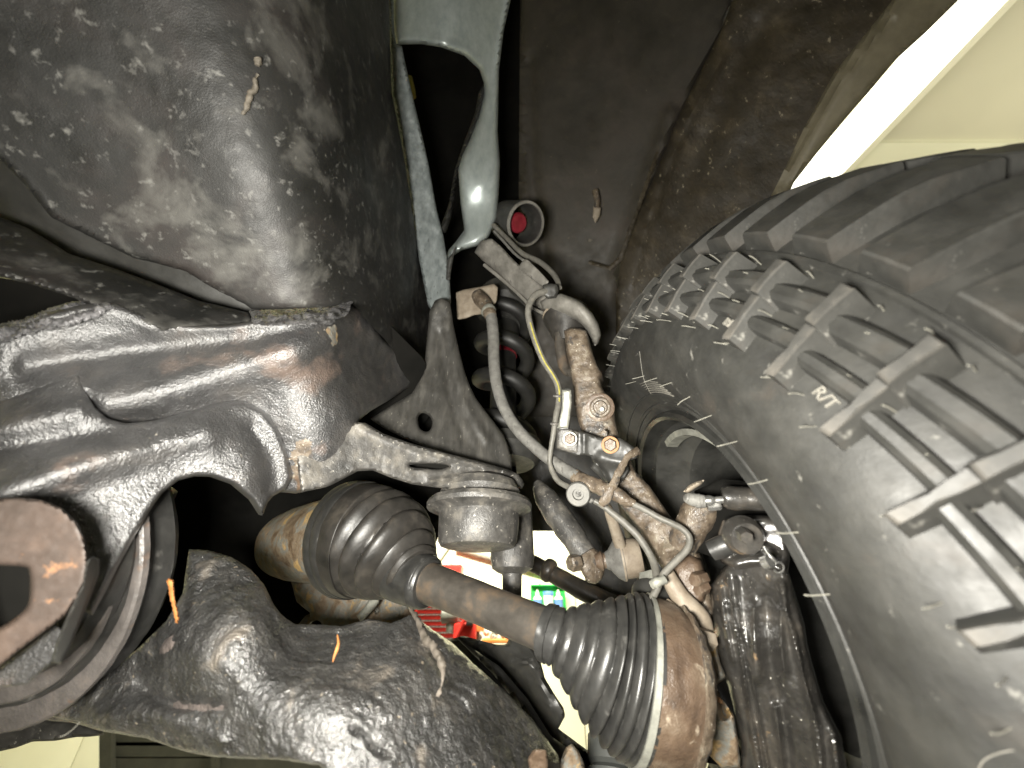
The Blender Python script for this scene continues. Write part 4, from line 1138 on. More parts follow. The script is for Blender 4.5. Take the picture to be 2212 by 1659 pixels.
# inner boot: envelope x pleats
def boot(name, pts, npleat, amp, mat, parent, seg=72, n=24, t0=0.0, t1=1.0, irr=0.35, power=1.0):
    q = catmull(np.array(pts, float), n)
    W = Pn(q[:, :2], q[:, 2])
    r = q[:, 3] * q[:, 2] / FX
    t = np.linspace(0, 1, len(W))
    ph = np.clip((t - t0) / (t1 - t0), 0, 1)
    on = (t > t0) & (t < t1)
    def md(tt, th):
        ph2 = np.clip((tt - t0) / (t1 - t0), 0, 1)
        sh = irr * (np.sin(th + .6) * .5 + np.sin(2 * th + 1.9) * .35 + np.sin(3 * th + .4) * .2)
        w = np.abs(np.cos(np.pi * (npleat * ph2 ** power + sh * np.sin(np.pi * ph2)))) ** 0.7
        am = amp * (1 + .35 * np.sin(ph2 * 11 + 1.0) + .2 * np.sin(ph2 * 23))
        return 1 - np.where((tt > t0) & (tt < t1), am * (1 - w) * np.clip(np.minimum(ph2, 1 - ph2) * 14, 0, 1), 0)
    V, F = sweep_mesh(W, r, seg, noise=[(45, .0009)], mod=md)
    return mk_obj(name, V, F, mat, parent, 60)
ib = boot("inner_boot", [(752, 1158, .69, 112), (766, 1160, .685, 115), (794, 1163, .665, 115), (814, 1168, .655, 113), (838, 1183, .634, 110), (862, 1204, .612, 95), (882, 1225, .595, 73), (898, 1243, .58, 57)], 5, .22, "dusty_boot", ca, t0=.36, t1=.97)
W, r = path3([(868, 1232, .598, 60), (884, 1242, .588, 58), (905, 1252, .575, 54), (915, 1256, .57, 55), (921, 1259, .567, 53), (927, 1261, .564, 47)], 6)
V, F = sweep_mesh(W, r, 40, noise=[(90, .0006)])
mk_obj("boot_cuff", V, F, "boot_rubber", ib)
for (x, y, d, rp) in ((766, 1160, .685, 116.5), (779, 1161, .677, 117)):
    W, r = path3([(x - 4, y, d + .002, rp), (x, y, d, rp + 1.5), (x + 5, y + .5, d - .002, rp)], 5)
    V, F = sweep_mesh(W, r, 72)
    mk_obj("boot_clamp", V, F, "boot_rubber", ib)
lathe("inner_joint", P(620, 1175, .80), P(768, 1160, .685), [(0, .062), (.25, .070), (.5, .074), (.9, .078), (1, .078)], "housing", ca, 48, noise=[(40, .001)])
# outer boot
OP = catmull(np.array([(1176, 1362, .462, 52), (1196, 1370, .456, 55), (1220, 1381, .452, 69), (1257, 1398, .446, 95), (1292, 1415, .440, 120), (1324, 1430, .436, 140), (1350, 1441, .433, 151), (1372, 1450, .431, 154), (1392, 1457, .429, 154),
      (1412, 1463, .428, 153), (1436, 1470, .427, 151), (1460, 1477, .426, 143), (1478, 1482, .4255, 126), (1494, 1487, .425, 104), (1508, 1491, .4245, 80)], float), 24)
OW = Pn(OP[:, :2], OP[:, 2])
OR = OP[:, 3] * OP[:, 2] / FX
def opart(name, i0, i1, mat, par, dr=0.0, edge=None, **kw):
    W, r = OW[i0:i1].copy(), OR[i0:i1] + dr
    if edge:
        r = r.copy(); r[0] -= edge; r[-1] -= edge
    V, F = sweep_mesh(W, r, 96, **kw)
    return mk_obj(name, V, F, mat, par, 60)
def omod(tt, th):
    lo, hi, n = .14, .90, 9
    ph2 = np.clip((tt - lo) / (hi - lo), 0, 1)
    sh = .35 * (np.sin(th + .6) * .5 + np.sin(2 * th + 1.9) * .35 + np.sin(3 * th + .4) * .2)
    w = np.abs(np.cos(np.pi * (n * ph2 ** 1.1 + sh * np.sin(np.pi * ph2)))) ** .7
    am = .10 * (1 + .35 * np.sin(ph2 * 11 + 1.0) + .2 * np.sin(ph2 * 23))
    return 1 - np.where((tt > lo) & (tt < hi), am * (1 - w) * np.clip(np.minimum(ph2, 1 - ph2) * 14, 0, 1), 0)
ob = opart("outer_boot", 0, 192, "boot_rubber", ca, 0, None, noise=[(45, .0009)], mod=omod)
opart("boot_cuff", 4, 22, "boot_rubber", ob, .0016, .0014, noise=[(120, .001)])
opart("clamp_band", 176, 189, "dull_steel", ob, .0022, .0018)
relief("clamp_ear", [(1372, 1304), (1402, 1302), (1410, 1316), (1382, 1318)], [(1390, 1310, .455)], "dull_steel", ob, thick=.006, grid=3, rnd=(3, .002))
opart("outer_joint", 188, len(OW), "rust_flat", ca, 0, None, noise=[(40, .0012), (160, .0006)])
opart("tone_ring", 258, 280, "rust", ca, .0045, .004, mod=lambda t, th: 1 + .012 * np.sign(np.sin(th * 24)), noise=[(90, .0012)])

# differential housing seen beneath the inner joint
dh = thing("differential_housing", "rusty tan differential housing flange under the inner boot", "housing", P(760, 1310, .74))
relief("housing_flange", [(628, 1255), (720, 1250), (860, 1262), (872, 1285), (882, 1310), (905, 1345), (840, 1380), (760, 1385), (690, 1372), (640, 1355), (660, 1330), (672, 1325), (640, 1300)],
       [(640, 1260, .76), (700, 1340, .72), (870, 1300, .70), (780, 1370, .69)], "housing", dh, thick=.04, grid=6, rnd=(10, .01), holes=[[(668, 1348), (684, 1340), (696, 1350), (688, 1366), (672, 1366)]],
       ridges=[([(790, 1275), (780, 1300), (760, 1330)], 8, -.012), ([(822, 1262), (820, 1290), (814, 1320)], 5, .012), ([(640, 1290), (668, 1325), (660, 1345)], 9, .015)], noise=[(50, .003), (180, .0012)])
relief("clamp_screw", [(770, 1330), (786, 1312), (800, 1290), (815, 1282), (820, 1300), (800, 1325), (780, 1345)], [(790, 1310, .66)], "dull_steel", dh, thick=.02, grid=4, rnd=(8, .008), noise=[(200, .001)])

# ================================================================== tri plate, bump-stop bracket, bump stop
tp = thing("gusset_plate", "black triangular gusset plate with a round hole in the middle", "plate", P(980, 850, .76))
relief("plate_body", [(928, 672), (940, 648), (955, 643), (972, 652), (979, 699), (990, 750), (1003, 800), (1014, 832), (1028, 860), (1050, 890), (1072, 918), (1088, 940), (1098, 965), (1106, 1000), (1107, 1030), (1000, 1000), (930, 970), (869, 945), (829, 925), (800, 905), (845, 876), (890, 850), (916, 806), (922, 733)],
       [(950, 650, .82), (925, 740, .80), (990, 760, .80), (830, 910, .68), (880, 900, .70), (1000, 860, .75), (1090, 960, .72), (1000, 980, .68), (1105, 1010, .70)], "shield_black", tp, thick=.010, grid=5, rnd=(8, .008),
       holes=[[(902, 905), (908, 894), (918, 893), (930, 902), (934, 916), (928, 930), (918, 933), (906, 925)]],
       ridges=[([(965, 700), (985, 800), (1005, 870), (1050, 950)], 9, -.006), ([(950, 720), (962, 800), (985, 900), (1010, 960)], 10, .005)], noise=[(40, .0015), (200, .0006)])
relief("plate_backing", [(800, 860), (960, 850), (1110, 960), (1120, 1060), (940, 1030), (760, 960)], [(915, 910, .86)], "dark_void", tp, thick=.01, grid=14, rnd=None)  # dark sheet added to close a bright gap under the gusset
bb = thing("bump_stop_bracket", "black stamped arm with a slot holding the bump stop cup", "bracket", P(930, 985, .57))
relief("bracket_arm", [(640, 985), (690, 945), (735, 930), (768, 912), (790, 913), (829, 937), (886, 957), (969, 980), (1036, 997), (1097, 1014), (1120, 1024), (1133, 1044), (1128, 1056), (1100, 1046), (1040, 1050), (980, 1058), (930, 1052), (890, 1046), (845, 1032), (805, 1016), (770, 1018), (735, 1037), (704, 1052), (650, 1064)],
       [(650, 1020, .475), (740, 980, .515), (800, 960, .54), (900, 1000, .57), (1000, 1020, .60), (1120, 1040, .64)], "dusty_black", bb, thick=.03, grid=5, rnd=(7, .007),
       holes=[[(884, 1005), (905, 1002), (935, 1002), (962, 1004), (972, 1008), (950, 1014), (915, 1012), (892, 1010)]],
       ridges=[([(780, 918), (850, 950), (970, 988), (1090, 1020)], 6, -.006), ([(930, 1040), (990, 1030), (1060, 1016), (1100, 1022)], 5, -.008)], noise=[(60, .0015), (260, .0007)])
relief("slot_backing", [(875, 995), (985, 998), (985, 1022), (875, 1020)], [(930, 1008, .61)], "dark_void", bb, thick=.01, grid=14, rnd=None)  # black sheet in place of shade behind the slot
bs = thing("bump_stop", "flanged black rubber bump stop cup hanging from the slotted bracket", "bump stop", P(1040, 1110, .62))
k = .62 / FX
BC = P(1038, 1045, .635)
dn = np.array([0, 0, -1.0])
prof = [(-.006, 62), (.0, 78), (.014, 86), (.022, 80), (.026, 76), (.030, 108), (.036, 112), (.042, 110), (.045, 92), (.050, 84), (.060, 84), (.090, 80), (.097, 74), (.100, 55), (.101, 1)]
lathe("stop_cup", BC, BC + dn * .1, [(t / .1, r * k) for t, r in prof], "dusty_black", bs, 56, noise=[(60, .0012), (220, .0005)])
relief("side_tab", [(985, 1150), (1010, 1150), (1022, 1172), (1000, 1192), (985, 1176)], [(1000, 1170, .66)], "dusty_black", bs, thick=.012, grid=5, rnd=(5, .005))
sm = thing("shock_mount", "greasy black lower shock mount with a stem behind the bump stop", "shock mount", P(1108, 1180, .68))
k2 = .68 / FX
SA = P(1106, 1080, .72)
lathe("mount_body", SA, SA + dn * .125, [(0, 40 * k2), (.1, 44 * k2), (.80, 46 * k2), (.93, 42 * k2), (.98, 30 * k2), (1, 22 * k2)], "dusty_black", sm, 40, noise=[(60, .0016), (200, .0006)])
lathe("mount_stem", SA + dn * .12, SA + dn * .205, [(0, 23 * k2), (.1, 20 * k2), (1, 18 * k2)], "dusty_black", sm, 28, noise=[(90, .0008)])

# coil spring + strut
cs = thing("coil_spring", "dark coil spring around the strut in the shadowed arch", "spring", P(1090, 800, .98))
hp = []
k3 = .98 / FX
HC = P(1088, 800, .98)
for i in range(220):
    t = i / 219
    a = t * 2 * math.pi * 4.2 + 1.0
    hp.append(HC + np.array([math.cos(a) * 52 * k3, math.sin(a) * 52 * k3, (0.5 - t) * .47]))
V, F = sweep_mesh(hp, np.full(220, 16 * k3), 16)
mk_obj("spring_coil", V, F, "spring_black", cs)
sr = thing("strut", "black strut tube with a pink red band inside the coil spring", "strut", P(1085, 780, .98))
lathe("strut_tube", HC + np.array([0, 0, .22]), HC - np.array([0, 0, .22]), [(0, 34 * k3), (.35, 34 * k3), (.36, 27 * k3), (1, 27 * k3)], "spring_black", sr, 32)
lathe("red_band", HC + np.array([0, 0, .075]), HC + np.array([0, 0, .042]), [(0, 28.5 * k3), (1, 28.5 * k3)], "red_part", sr, 32)
lathe("upper_mount", HC + np.array([0, 0, .26]), HC + np.array([0, 0, .14]), [(0, 60 * k3), (.4, 60 * k3), (.5, 44 * k3), (1, 40 * k3)], "frame_black", sr, 36)
lathe("spring_seat", HC - np.array([0, 0, .20]), HC - np.array([0, 0, .25]), [(0, 74 * k3), (.5, 80 * k3), (1, 60 * k3)], "frame_black", sr, 36)
sv = relief("heat_tab", [(1006, 826), (1012, 842), (1014, 862), (1000, 860), (998, 852)], [(1008, 845, .90)], "silver_dirty", None, thick=.006, grid=4, rnd=(4, .003))
tag(sv, "small grey metal tab in the dark left of the coil spring", "tab")

# ================================================================== upper control arm + ball joint
ua = thing("upper_control_arm", "dusty grey upper control arm sloping down to its ball joint cap", "control arm", P(1160, 610, .78))
relief("arm_beam", [(1025, 545), (1038, 520), (1062, 515), (1085, 535), (1110, 562), (1140, 590), (1172, 618), (1200, 640), (1190, 672), (1170, 668), (1140, 652), (1112, 628), (1078, 592), (1045, 565)],
       [(1040, 530, .84), (1060, 560, .83), (1110, 600, .79), (1160, 640, .745), (1190, 650, .72)], "arm_steel", ua, thick=.035, grid=4.5, rnd=(12, .012), noise=[(50, .001), (240, .0005)])
tube("arm_flange", [(1046, 572, .84, 4), (1090, 608, .815, 4), (1125, 640, .78, 4), (1148, 664, .755, 4), (1172, 676, .735, 4)], "arm_steel", ua, 6, 8)
relief("arm_web", [(1088, 602), (1130, 640), (1168, 668), (1166, 680), (1140, 668), (1100, 630)], [(1090, 610, .83), (1165, 675, .75), (1130, 640, .80)], "frame_black", ua, thick=.012, grid=4, rnd=(4, .004))
relief("sensor_tab", [(1118, 579), (1127, 566), (1134, 559), (1142, 563), (1160, 580), (1186, 608), (1176, 622), (1150, 602)], [(1125, 575, .765), (1180, 612, .725), (1140, 570, .755)], "arm_steel", ua, thick=.008, grid=4, rnd=(4, .003), noise=[(200, .0006)])
relief("joint_cap", [(1166, 652), (1184, 640), (1212, 634), (1236, 642), (1258, 654), (1280, 677), (1293, 700), (1299, 722), (1293, 742), (1285, 747), (1276, 728), (1262, 706), (1246, 692), (1218, 680), (1190, 674), (1172, 668)],
       [(1170, 660, .71), (1215, 650, .675), (1255, 670, .655), (1292, 720, .665), (1285, 742, .675), (1262, 704, .66)], "arm_steel", ua, thick=.05, grid=4, rnd=(16, .02), noise=[(60, .0008), (260, .0004)])
JA, JB = P(1224, 672, .735), P(1222, 742, .70)
lathe("joint_boot", JA, JB, [(0, .040), (.1, .044), (.22, .041), (.28, .044), (.38, .040), (.46, .037), (.75, .026), (1, .018)], "dusty_boot", ua, 40, noise=[(90, .0008)])
lathe("boot_ring", JA + (JB - JA) * .17, JA + (JB - JA) * .24, [(0, .043), (.5, .0452), (1, .043)], "tan_metal", ua, 40)

# bush sleeve of the arm at the top
bh = thing("arm_bushing_sleeve", "open bushing sleeve with a red insert under the silver bracket", "bushing", P(1130, 480, .93))
SA, SB = P(1096, 478, 1.00), P(1136, 484, .93)
axs = (SB - SA) / np.linalg.norm(SB - SA)
V, F = [], []
lathe("sleeve_shell", SA, SB, [(0, .050), (.9, .052), (1.0, .050), (1.0, .044), (.3, .043)], "frame_black", bh, 40, caps=False)
lathe("sleeve_lip", SB - axs * .004, SB + axs * .003, [(0, .051), (.5, .0525), (1, .051), (1.02, .046), (.2, .0455)], "arm_steel", bh, 40, caps=False)
lathe("red_insert", SA + axs * .01, SB - axs * .03, [(0, .024), (.9, .024), (1, .020)], "red_part", bh, 24)

# ================================================================== knuckle
kn = thing("steering_knuckle", "rust brown steering knuckle running from the ball joint to the brake", "knuckle", P(1350, 1000, .57))
kd = [(1240, 720, .655), (1262, 800, .632), (1290, 880, .608), (1270, 900, .612), (1320, 900, .607), (1310, 960, .59), (1350, 1010, .575), (1400, 1080, .545), (1370, 1100, .55), (1450, 1180, .512), (1440, 1240, .50), (1510, 1230, .50), (1530, 1330, .47), (1500, 1340, .472)]
relief("knuckle_casting", [(1218, 714), (1230, 708), (1252, 708), (1267, 714), (1276, 750), (1290, 790), (1301, 808), (1296, 818), (1299, 834), (1313, 860), (1326, 884), (1329, 912), (1338, 945), (1360, 990), (1372, 1018), (1405, 1052), (1447, 1114), (1490, 1165), (1515, 1200), (1530, 1260), (1548, 1335), (1520, 1360), (1490, 1345), (1455, 1290), (1430, 1228), (1413, 1203), (1382, 1146), (1343, 1097), (1320, 1060), (1290, 1010), (1275, 960), (1258, 935), (1248, 908), (1240, 870), (1239, 840), (1231, 798), (1223, 760)],
       kd, "rust", kn, thick=.045, grid=4.5, rnd=(13, .014), noise=[(60, .0016), (220, .0012), (520, .0007)], ang=60,
       ridges=[([(1440, 1190), (1470, 1180), (1500, 1200)], 14, -.008), ([(1385, 1140), (1420, 1200), (1440, 1240)], 10, .006)])
tube("steering_arm", [(1208, 720, .70, 11), (1212, 765, .69, 12), (1222, 798, .675, 11), (1234, 806, .66, 8)], "shaft_paint", kn, 6, 16, noise=[(120, .001)])
for (r, t) in ((.022, .004), (.0165, .006), (.011, .009)):
    A = P(1296, 880, .603)
    lathe("boss_ring" if r > .012 else "boss_plug", A, A + cvec((-.15, .05, -1)) * t, [(0, r), (.7, r), (1, r * .86)], "rust_flat" if r > .02 else "rust", kn, 36, noise=[(200, .0004)])
hexbolt("knuckle_bolt", 1300, 884, .592, 6, "dull_steel", kn, .006)
relief("lower_lobe", [(1430, 1228), (1450, 1205), (1490, 1195), (1515, 1210), (1530, 1262), (1522, 1300), (1492, 1312), (1462, 1290)], [(1440, 1230, .495), (1520, 1240, .475), (1480, 1300, .47), (1480, 1240, .478)], "rust_flat", kn, thick=.03, grid=5, rnd=(16, .014), noise=[(80, .0015)])
hexbolt("hub_bolt", 1514, 1250, .466, 15, "rust_flat", kn, .014, cvec((-.9, .1, -.5)))
hexbolt("hub_bolt", 1519, 1270, .462, 12, "rust_flat", kn, .012, cvec((-.9, -.1, -.5)))
tube("brake_arm", [(1470, 1180, .515, 30), (1492, 1140, .51, 34), (1512, 1105, .51, 36), (1532, 1080, .515, 26)], "rust", kn, 6, 20, noise=[(60, .0016), (200, .0008)])
tube("hose_clip", [(1440, 1300, .462, 8), (1452, 1312, .455, 10), (1462, 1330, .452, 11), (1466, 1348, .452, 9)], "tan_metal", kn, 6, 12)
tube("rib", [(1440, 1240, .475, 17), (1470, 1290, .465, 22), (1505, 1335, .455, 26), (1522, 1365, .45, 20)], "tan_metal", kn, 6, 16, noise=[(80, .001)])

# bracket bolted to the knuckle
kb = thing("hose_bracket", "chipped black bracket bolted to the knuckle with two bolts", "bracket", P(1290, 970, .575))
relief("bracket_plate", [(1200, 968), (1201, 930), (1211, 885), (1213, 840), (1224, 836), (1235, 838), (1237, 870), (1230, 926), (1244, 929), (1268, 935), (1289, 943), (1315, 948), (1338, 945), (1357, 957), (1372, 968), (1380, 976), (1376, 990), (1353, 997), (1360, 1018), (1343, 1042), (1322, 1052), (1300, 1034), (1275, 1010), (1282, 1000), (1277, 986), (1266, 983), (1246, 985), (1225, 978), (1206, 974)],
       [(1220, 850, .585), (1205, 960, .585), (1240, 950, .578), (1320, 960, .558), (1375, 975, .548), (1340, 1040, .54), (1280, 1000, .56)], "black_plastic", kb, thick=.006, grid=4, rnd=(5, .004), noise=[(120, .0008), (500, .0004)],
       ridges=[([(1278, 990), (1300, 1015), (1318, 1048)], 4, -.006), ([(1262, 930), (1262, 985)], 5, .003), ([(1300, 990), (1345, 1000)], 14, .006)])
relief("bracket_tab", [(1214, 842), (1234, 842), (1235, 870), (1228, 925), (1204, 925), (1213, 885)], [(1215, 850, .582), (1210, 920, .582), (1230, 920, .58)], "dull_steel", kb, thick=.004, grid=4, rnd=(4, .003), noise=[(200, .0005)])
relief("bracket_foot", [(1203, 928), (1228, 926), (1250, 934), (1250, 982), (1226, 976), (1203, 968)], [(1205, 940, .580), (1250, 960, .572), (1225, 930, .577)], "dusty_black", kb, thick=.004, grid=4, rnd=(4, .003), noise=[(200, .0005)])
hexbolt("bracket_bolt", 1231, 948, .57, 12, "rust_flat", kb, .010, washer="dull_steel")
hexbolt("bracket_bolt", 1318, 961, .552, 14, "rust_flat", kb, .010, washer="rust_bright")
hexbolt("bracket_nut", 1305, 936, .572, 8, "rust", kb, .008)
tube("retainer_strap", [(1379, 974, .545, 9), (1366, 980, .538, 8), (1354, 990, .532, 7), (1340, 1015, .525, 8), (1328, 1040, .518, 9), (1318, 1062, .513, 10), (1306, 1082, .512, 11), (1300, 1092, .515, 8)], "rust", kb, 6, 12, noise=[(300, .001)], flat=(1, .45))

# ================================================================== brake hose + lines
bhs = thing("brake_hose", "dusty grey rubber brake hose curving down to the knuckle", "hose", P(1090, 880, .72))
tube("hose", [(1056, 668, .845, 12), (1062, 690, .83, 12.5), (1066, 730, .805, 12.5), (1067, 780, .775, 12.5), (1073, 830, .745, 12.5), (1090, 883, .71, 12.5), (1120, 930, .675, 13), (1163, 972, .635, 13), (1204, 1004, .60, 13.5), (1240, 1026, .573, 14), (1262, 1037, .557, 14)], "hose_rubber", bhs, 10, 18, noise=[(150, .0004)])
tube("upper_fitting", [(1030, 636, .885, 13), (1038, 646, .875, 16), (1046, 656, .862, 15), (1051, 662, .855, 14), (1058, 678, .838, 14.5), (1060, 684, .835, 13)], "rust", bhs, 5, 16, noise=[(200, .0006)])
tube("ferrule", [(1052, 668, .849, 14.5), (1054, 670, .847, 16.5), (1056, 674, .844, 16.5), (1057, 677, .842, 14.5)], "dull_steel", bhs, 4, 16)
tube("lower_fitting", [(1244, 1028, .57, 14.5), (1256, 1036, .56, 16), (1275, 1044, .548, 16.5), (1296, 1053, .535, 16), (1320, 1062, .524, 16), (1340, 1072, .518, 15), (1358, 1084, .515, 12), (1370, 1090, .513, 8)], "rust", bhs, 6, 18, noise=[(140, .0016), (420, .0012)])
fb = thing("hose_fitting_block", "tan steel block where the brake hose meets the body", "fitting", P(1030, 645, .90))
relief("block", [(985, 632), (1000, 626), (1017, 623), (1045, 618), (1067, 613), (1075, 620), (1074, 640), (1072, 652), (1058, 668), (1045, 678), (1026, 680), (1005, 688), (988, 690)], [(990, 640, .93), (1070, 620, .90), (1030, 680, .90)], "tan_metal", fb, thick=.03, grid=4, rnd=(5, .005), noise=[(140, .0008)])

sw = thing("sensor_wire", "thin grey sensor cable with a yellow stripe beside the brake hose", "cable", P(1170, 800, .66))
tube("upper_cable", [(1066, 486, .90, 5), (1095, 515, .87, 5), (1128, 547, .83, 5.5), (1166, 566, .79, 6), (1192, 588, .75, 6), (1204, 606, .725, 6), (1208, 622, .71, 6)], "grey_line", sw, 8, 12)
tube("thin_cable", [(1068, 500, .89, 3), (1090, 524, .86, 3), (1112, 548, .83, 3), (1130, 562, .80, 3)], "hose_rubber", sw, 6, 8)
wp = [(1190, 628, .685, 8), (1166, 633, .675, 8), (1150, 645, .67, 7.5), (1141, 668, .665, 7), (1144, 697, .66, 7), (1156, 736, .65, 7), (1174, 779, .64, 7), (1195, 812, .63, 7), (1206, 838, .62, 7), (1207, 868, .612, 7), (1201, 900, .60, 6.5), (1195, 940, .592, 6), (1190, 970, .59, 5.5), (1188, 1002, .588, 5.5), (1204, 1037, .57, 6), (1230, 1053, .555, 6.5), (1242, 1060, .55, 6)]
tube("lower_cable", wp, "grey_line", sw, 8, 12, noise=[(200, .0003)])
tube("yellow_stripe", [(x + 1.2, y, d - .0048, 2.0) for (x, y, d, r) in wp[4:10]], "yellow_mark", sw, 8, 8)
relief("wire_clip", [(1172, 616), (1186, 612), (1204, 614), (1207, 630), (1200, 644), (1182, 646), (1172, 634)], [(1188, 628, .675)], "black_plastic", sw, thick=.02, grid=4, rnd=(6, .006), noise=[(200, .0006)])
for (x, y, d) in ((1205, 855, .606), (1199, 915, .59)):
    tube("cable_tie", [(x - 9, y, d, 3), (x, y + 1, d - .003, 3), (x + 9, y + 1, d, 3)], "dusty_black", sw, 4, 8)

el = thing("cable_grommet", "round grey grommet with a silver screw below the hose end", "grommet", P(1252, 1066, .54))
A = P(1250, 1066, .545)
axg = cvec((-.25, .15, -1)); axg /= np.linalg.norm(axg)
kk = .545 / FX
lathe("grommet_ring", A, A + axg * .012, [(0, 22 * kk), (.3, 26 * kk), (.7, 26 * kk), (1, 23 * kk), (1.0, 12 * kk), (.5, 11 * kk)], "hose_rubber", el, 36)
lathe("screw", A, A + axg * .010, [(0, 10 * kk), (.5, 10 * kk), (.6, 7 * kk)], "caliper_black", el, 8)
relief("grommet_ear", [(1262, 1078), (1276, 1072), (1286, 1082), (1276, 1088)], [(1272, 1080, .54)], "hose_rubber", el, thick=.008, grid=3, rnd=(4, .003))

hl = thing("steel_brake_line", "bent grey steel brake line looping over the knuckle to the brake", "brake line", P(1440, 1200, .47))
tube("line_pipe", [(1368, 1089, .512, 7), (1395, 1102, .503, 7), (1421, 1117, .495, 7), (1450, 1130, .486, 7), (1470, 1140, .478, 7), (1484, 1152, .472, 7), (1490, 1166, .468, 7.5), (1486, 1184, .464, 7.5), (1473, 1199, .462, 7.5), (1458, 1214, .46, 7.5), (1443, 1229, .458, 7.5), (1430, 1246, .455, 7.5), (1420, 1270, .45, 7.5), (1410, 1292, .445, 8), (1411, 1318, .436, 8), (1426, 1344, .428, 8.5), (1456, 1363, .424, 8.5), (1485, 1373, .424, 8.5), (1508, 1378, .426, 8.5)], "grey_line", hl, 8, 12)
nA, nB = P(1503, 1375, .425), P(1538, 1384, .43)
lathe("line_nut", nA, nB, [(0, .0085), (.1, .0105), (.9, .0105), (1, .009)], "tan_metal", hl, 6, ang=20)
tube("line_spring", [(1500, 1161, .475, 0.5), (1500, 1162, .475, .5)], "grey_line", hl, 2, 4) if False else None
hl2 = thing("lower_sensor_cable", "grey cable from the grommet curving down right of the link bushing", "cable", P(1370, 1150, .53))
tube("cable", [(1284, 1082, .54, 6), (1304, 1094, .535, 6.5), (1322, 1108, .53, 7.5), (1340, 1122, .525, 8), (1358, 1138, .52, 8), (1376, 1156, .513, 8), (1392, 1178, .505, 8), (1405, 1200, .496, 8), (1414, 1222, .485, 8.5), (1419, 1248, .47, 8.5), (1416, 1270, .46, 7)], "grey_line", hl2, 8, 12)
tube("cable_clip", [(1408, 1262, .448, 9), (1420, 1258, .444, 10), (1436, 1252, .446, 9)], "dull_steel", hl2, 5, 10, noise=[(300, .001)])

cp_ = thing("breather_cap", "round black capped fitting above the outer boot", "cap", P(1414, 1285, .50))
A, B = P(1414, 1245, .52), P(1412, 1316, .49)
lathe("cap_body", A + (B - A) * .3, B, [(0, .017), (.12, .026), (.3, .028), (.9, .028), (1, .024)], "black_plastic", cp_, 28)
lathe("cap_nut", A, A + (B - A) * .34, [(0, .018), (.1, .020), (.9, .020), (1, .018)], "dull_steel", cp_, 6, ang=20)

# ================================================================== sway bar and link
sy = thing("sway_bar", "greasy forged sway bar end hanging down with a rusty flattened tip", "sway bar", P(1225, 1150, .66))
tube("bar_arm", [(1160, 1040, .76, 8), (1168, 1058, .75, 18), (1182, 1082, .73, 25), (1204, 1112, .71, 27), (1226, 1142, .69, 27), (1246, 1172, .672, 26), (1262, 1198, .66, 27)], "dusty_black", sy, 8, 20, noise=[(60, .0016), (200, .0008)])
relief("bar_eye", [(1238, 1190), (1256, 1178), (1276, 1178), (1294, 1192), (1304, 1212), (1306, 1235), (1300, 1252), (1286, 1262), (1270, 1258), (1258, 1240), (1248, 1216)], [(1260, 1190, .655), (1300, 1215, .645), (1280, 1255, .635), (1275, 1220, .638)], "rust", sy, thick=.025, grid=4, rnd=(10, .009), noise=[(100, .001), (300, .0006)])
hexbolt("eye_bolt", 1243, 1216, .635, 17, "rust", sy, .012, cvec((-.9, .1, -.45)))
lk = thing("sway_bar_link", "tan dusty sway bar link with a cone shaped bushing and rod", "link", P(1345, 1200, .63))
LA, LB = P(1296, 1212, .645), P(1384, 1203, .635)
lathe("link_stud", P(1286, 1213, .645), LA + (LB - LA) * .3, [(0, .010), (.4, .016), (.5, .012), (1, .014)], "rust_flat", lk, 20)
lathe("link_boot", LA + (LB - LA) * .12, LA + (LB - LA) * .58, [(0, .012), (.25, .016), (.55, .028), (.85, .034), (1, .033)], "hose_rubber", lk, 32)
lathe("link_housing", LA + (LB - LA) * .5, LB, [(0, .030), (.05, .034), (.14, .034), (.16, .031), (.8, .030), (1, .026)], "tan_metal", lk, 32)
tube("link_rod", [(1312, 1092, .60, 8), (1318, 1112, .605, 11), (1328, 1140, .615, 12), (1340, 1180, .63, 13)], "tan_metal", lk, 6, 14)
ti = thing("tie_rod", "dark brown rod with a raised collar crossing in front of the green board", "rod", P(1230, 1245, .95))
tube("rod", [(1100, 1196, 1.02, 17), (1153, 1218, .99, 17), (1200, 1243, .96, 18), (1260, 1276, .92, 20), (1330, 1312, .88, 22)], "shaft_paint", ti, 6, 18, noise=[(60, .001)])
tube("rod_collar", [(1177, 1228, .97, 20), (1181, 1230, .967, 24), (1190, 1235, .962, 24), (1195, 1238, .959, 20)], "shaft_paint", ti, 4, 18)

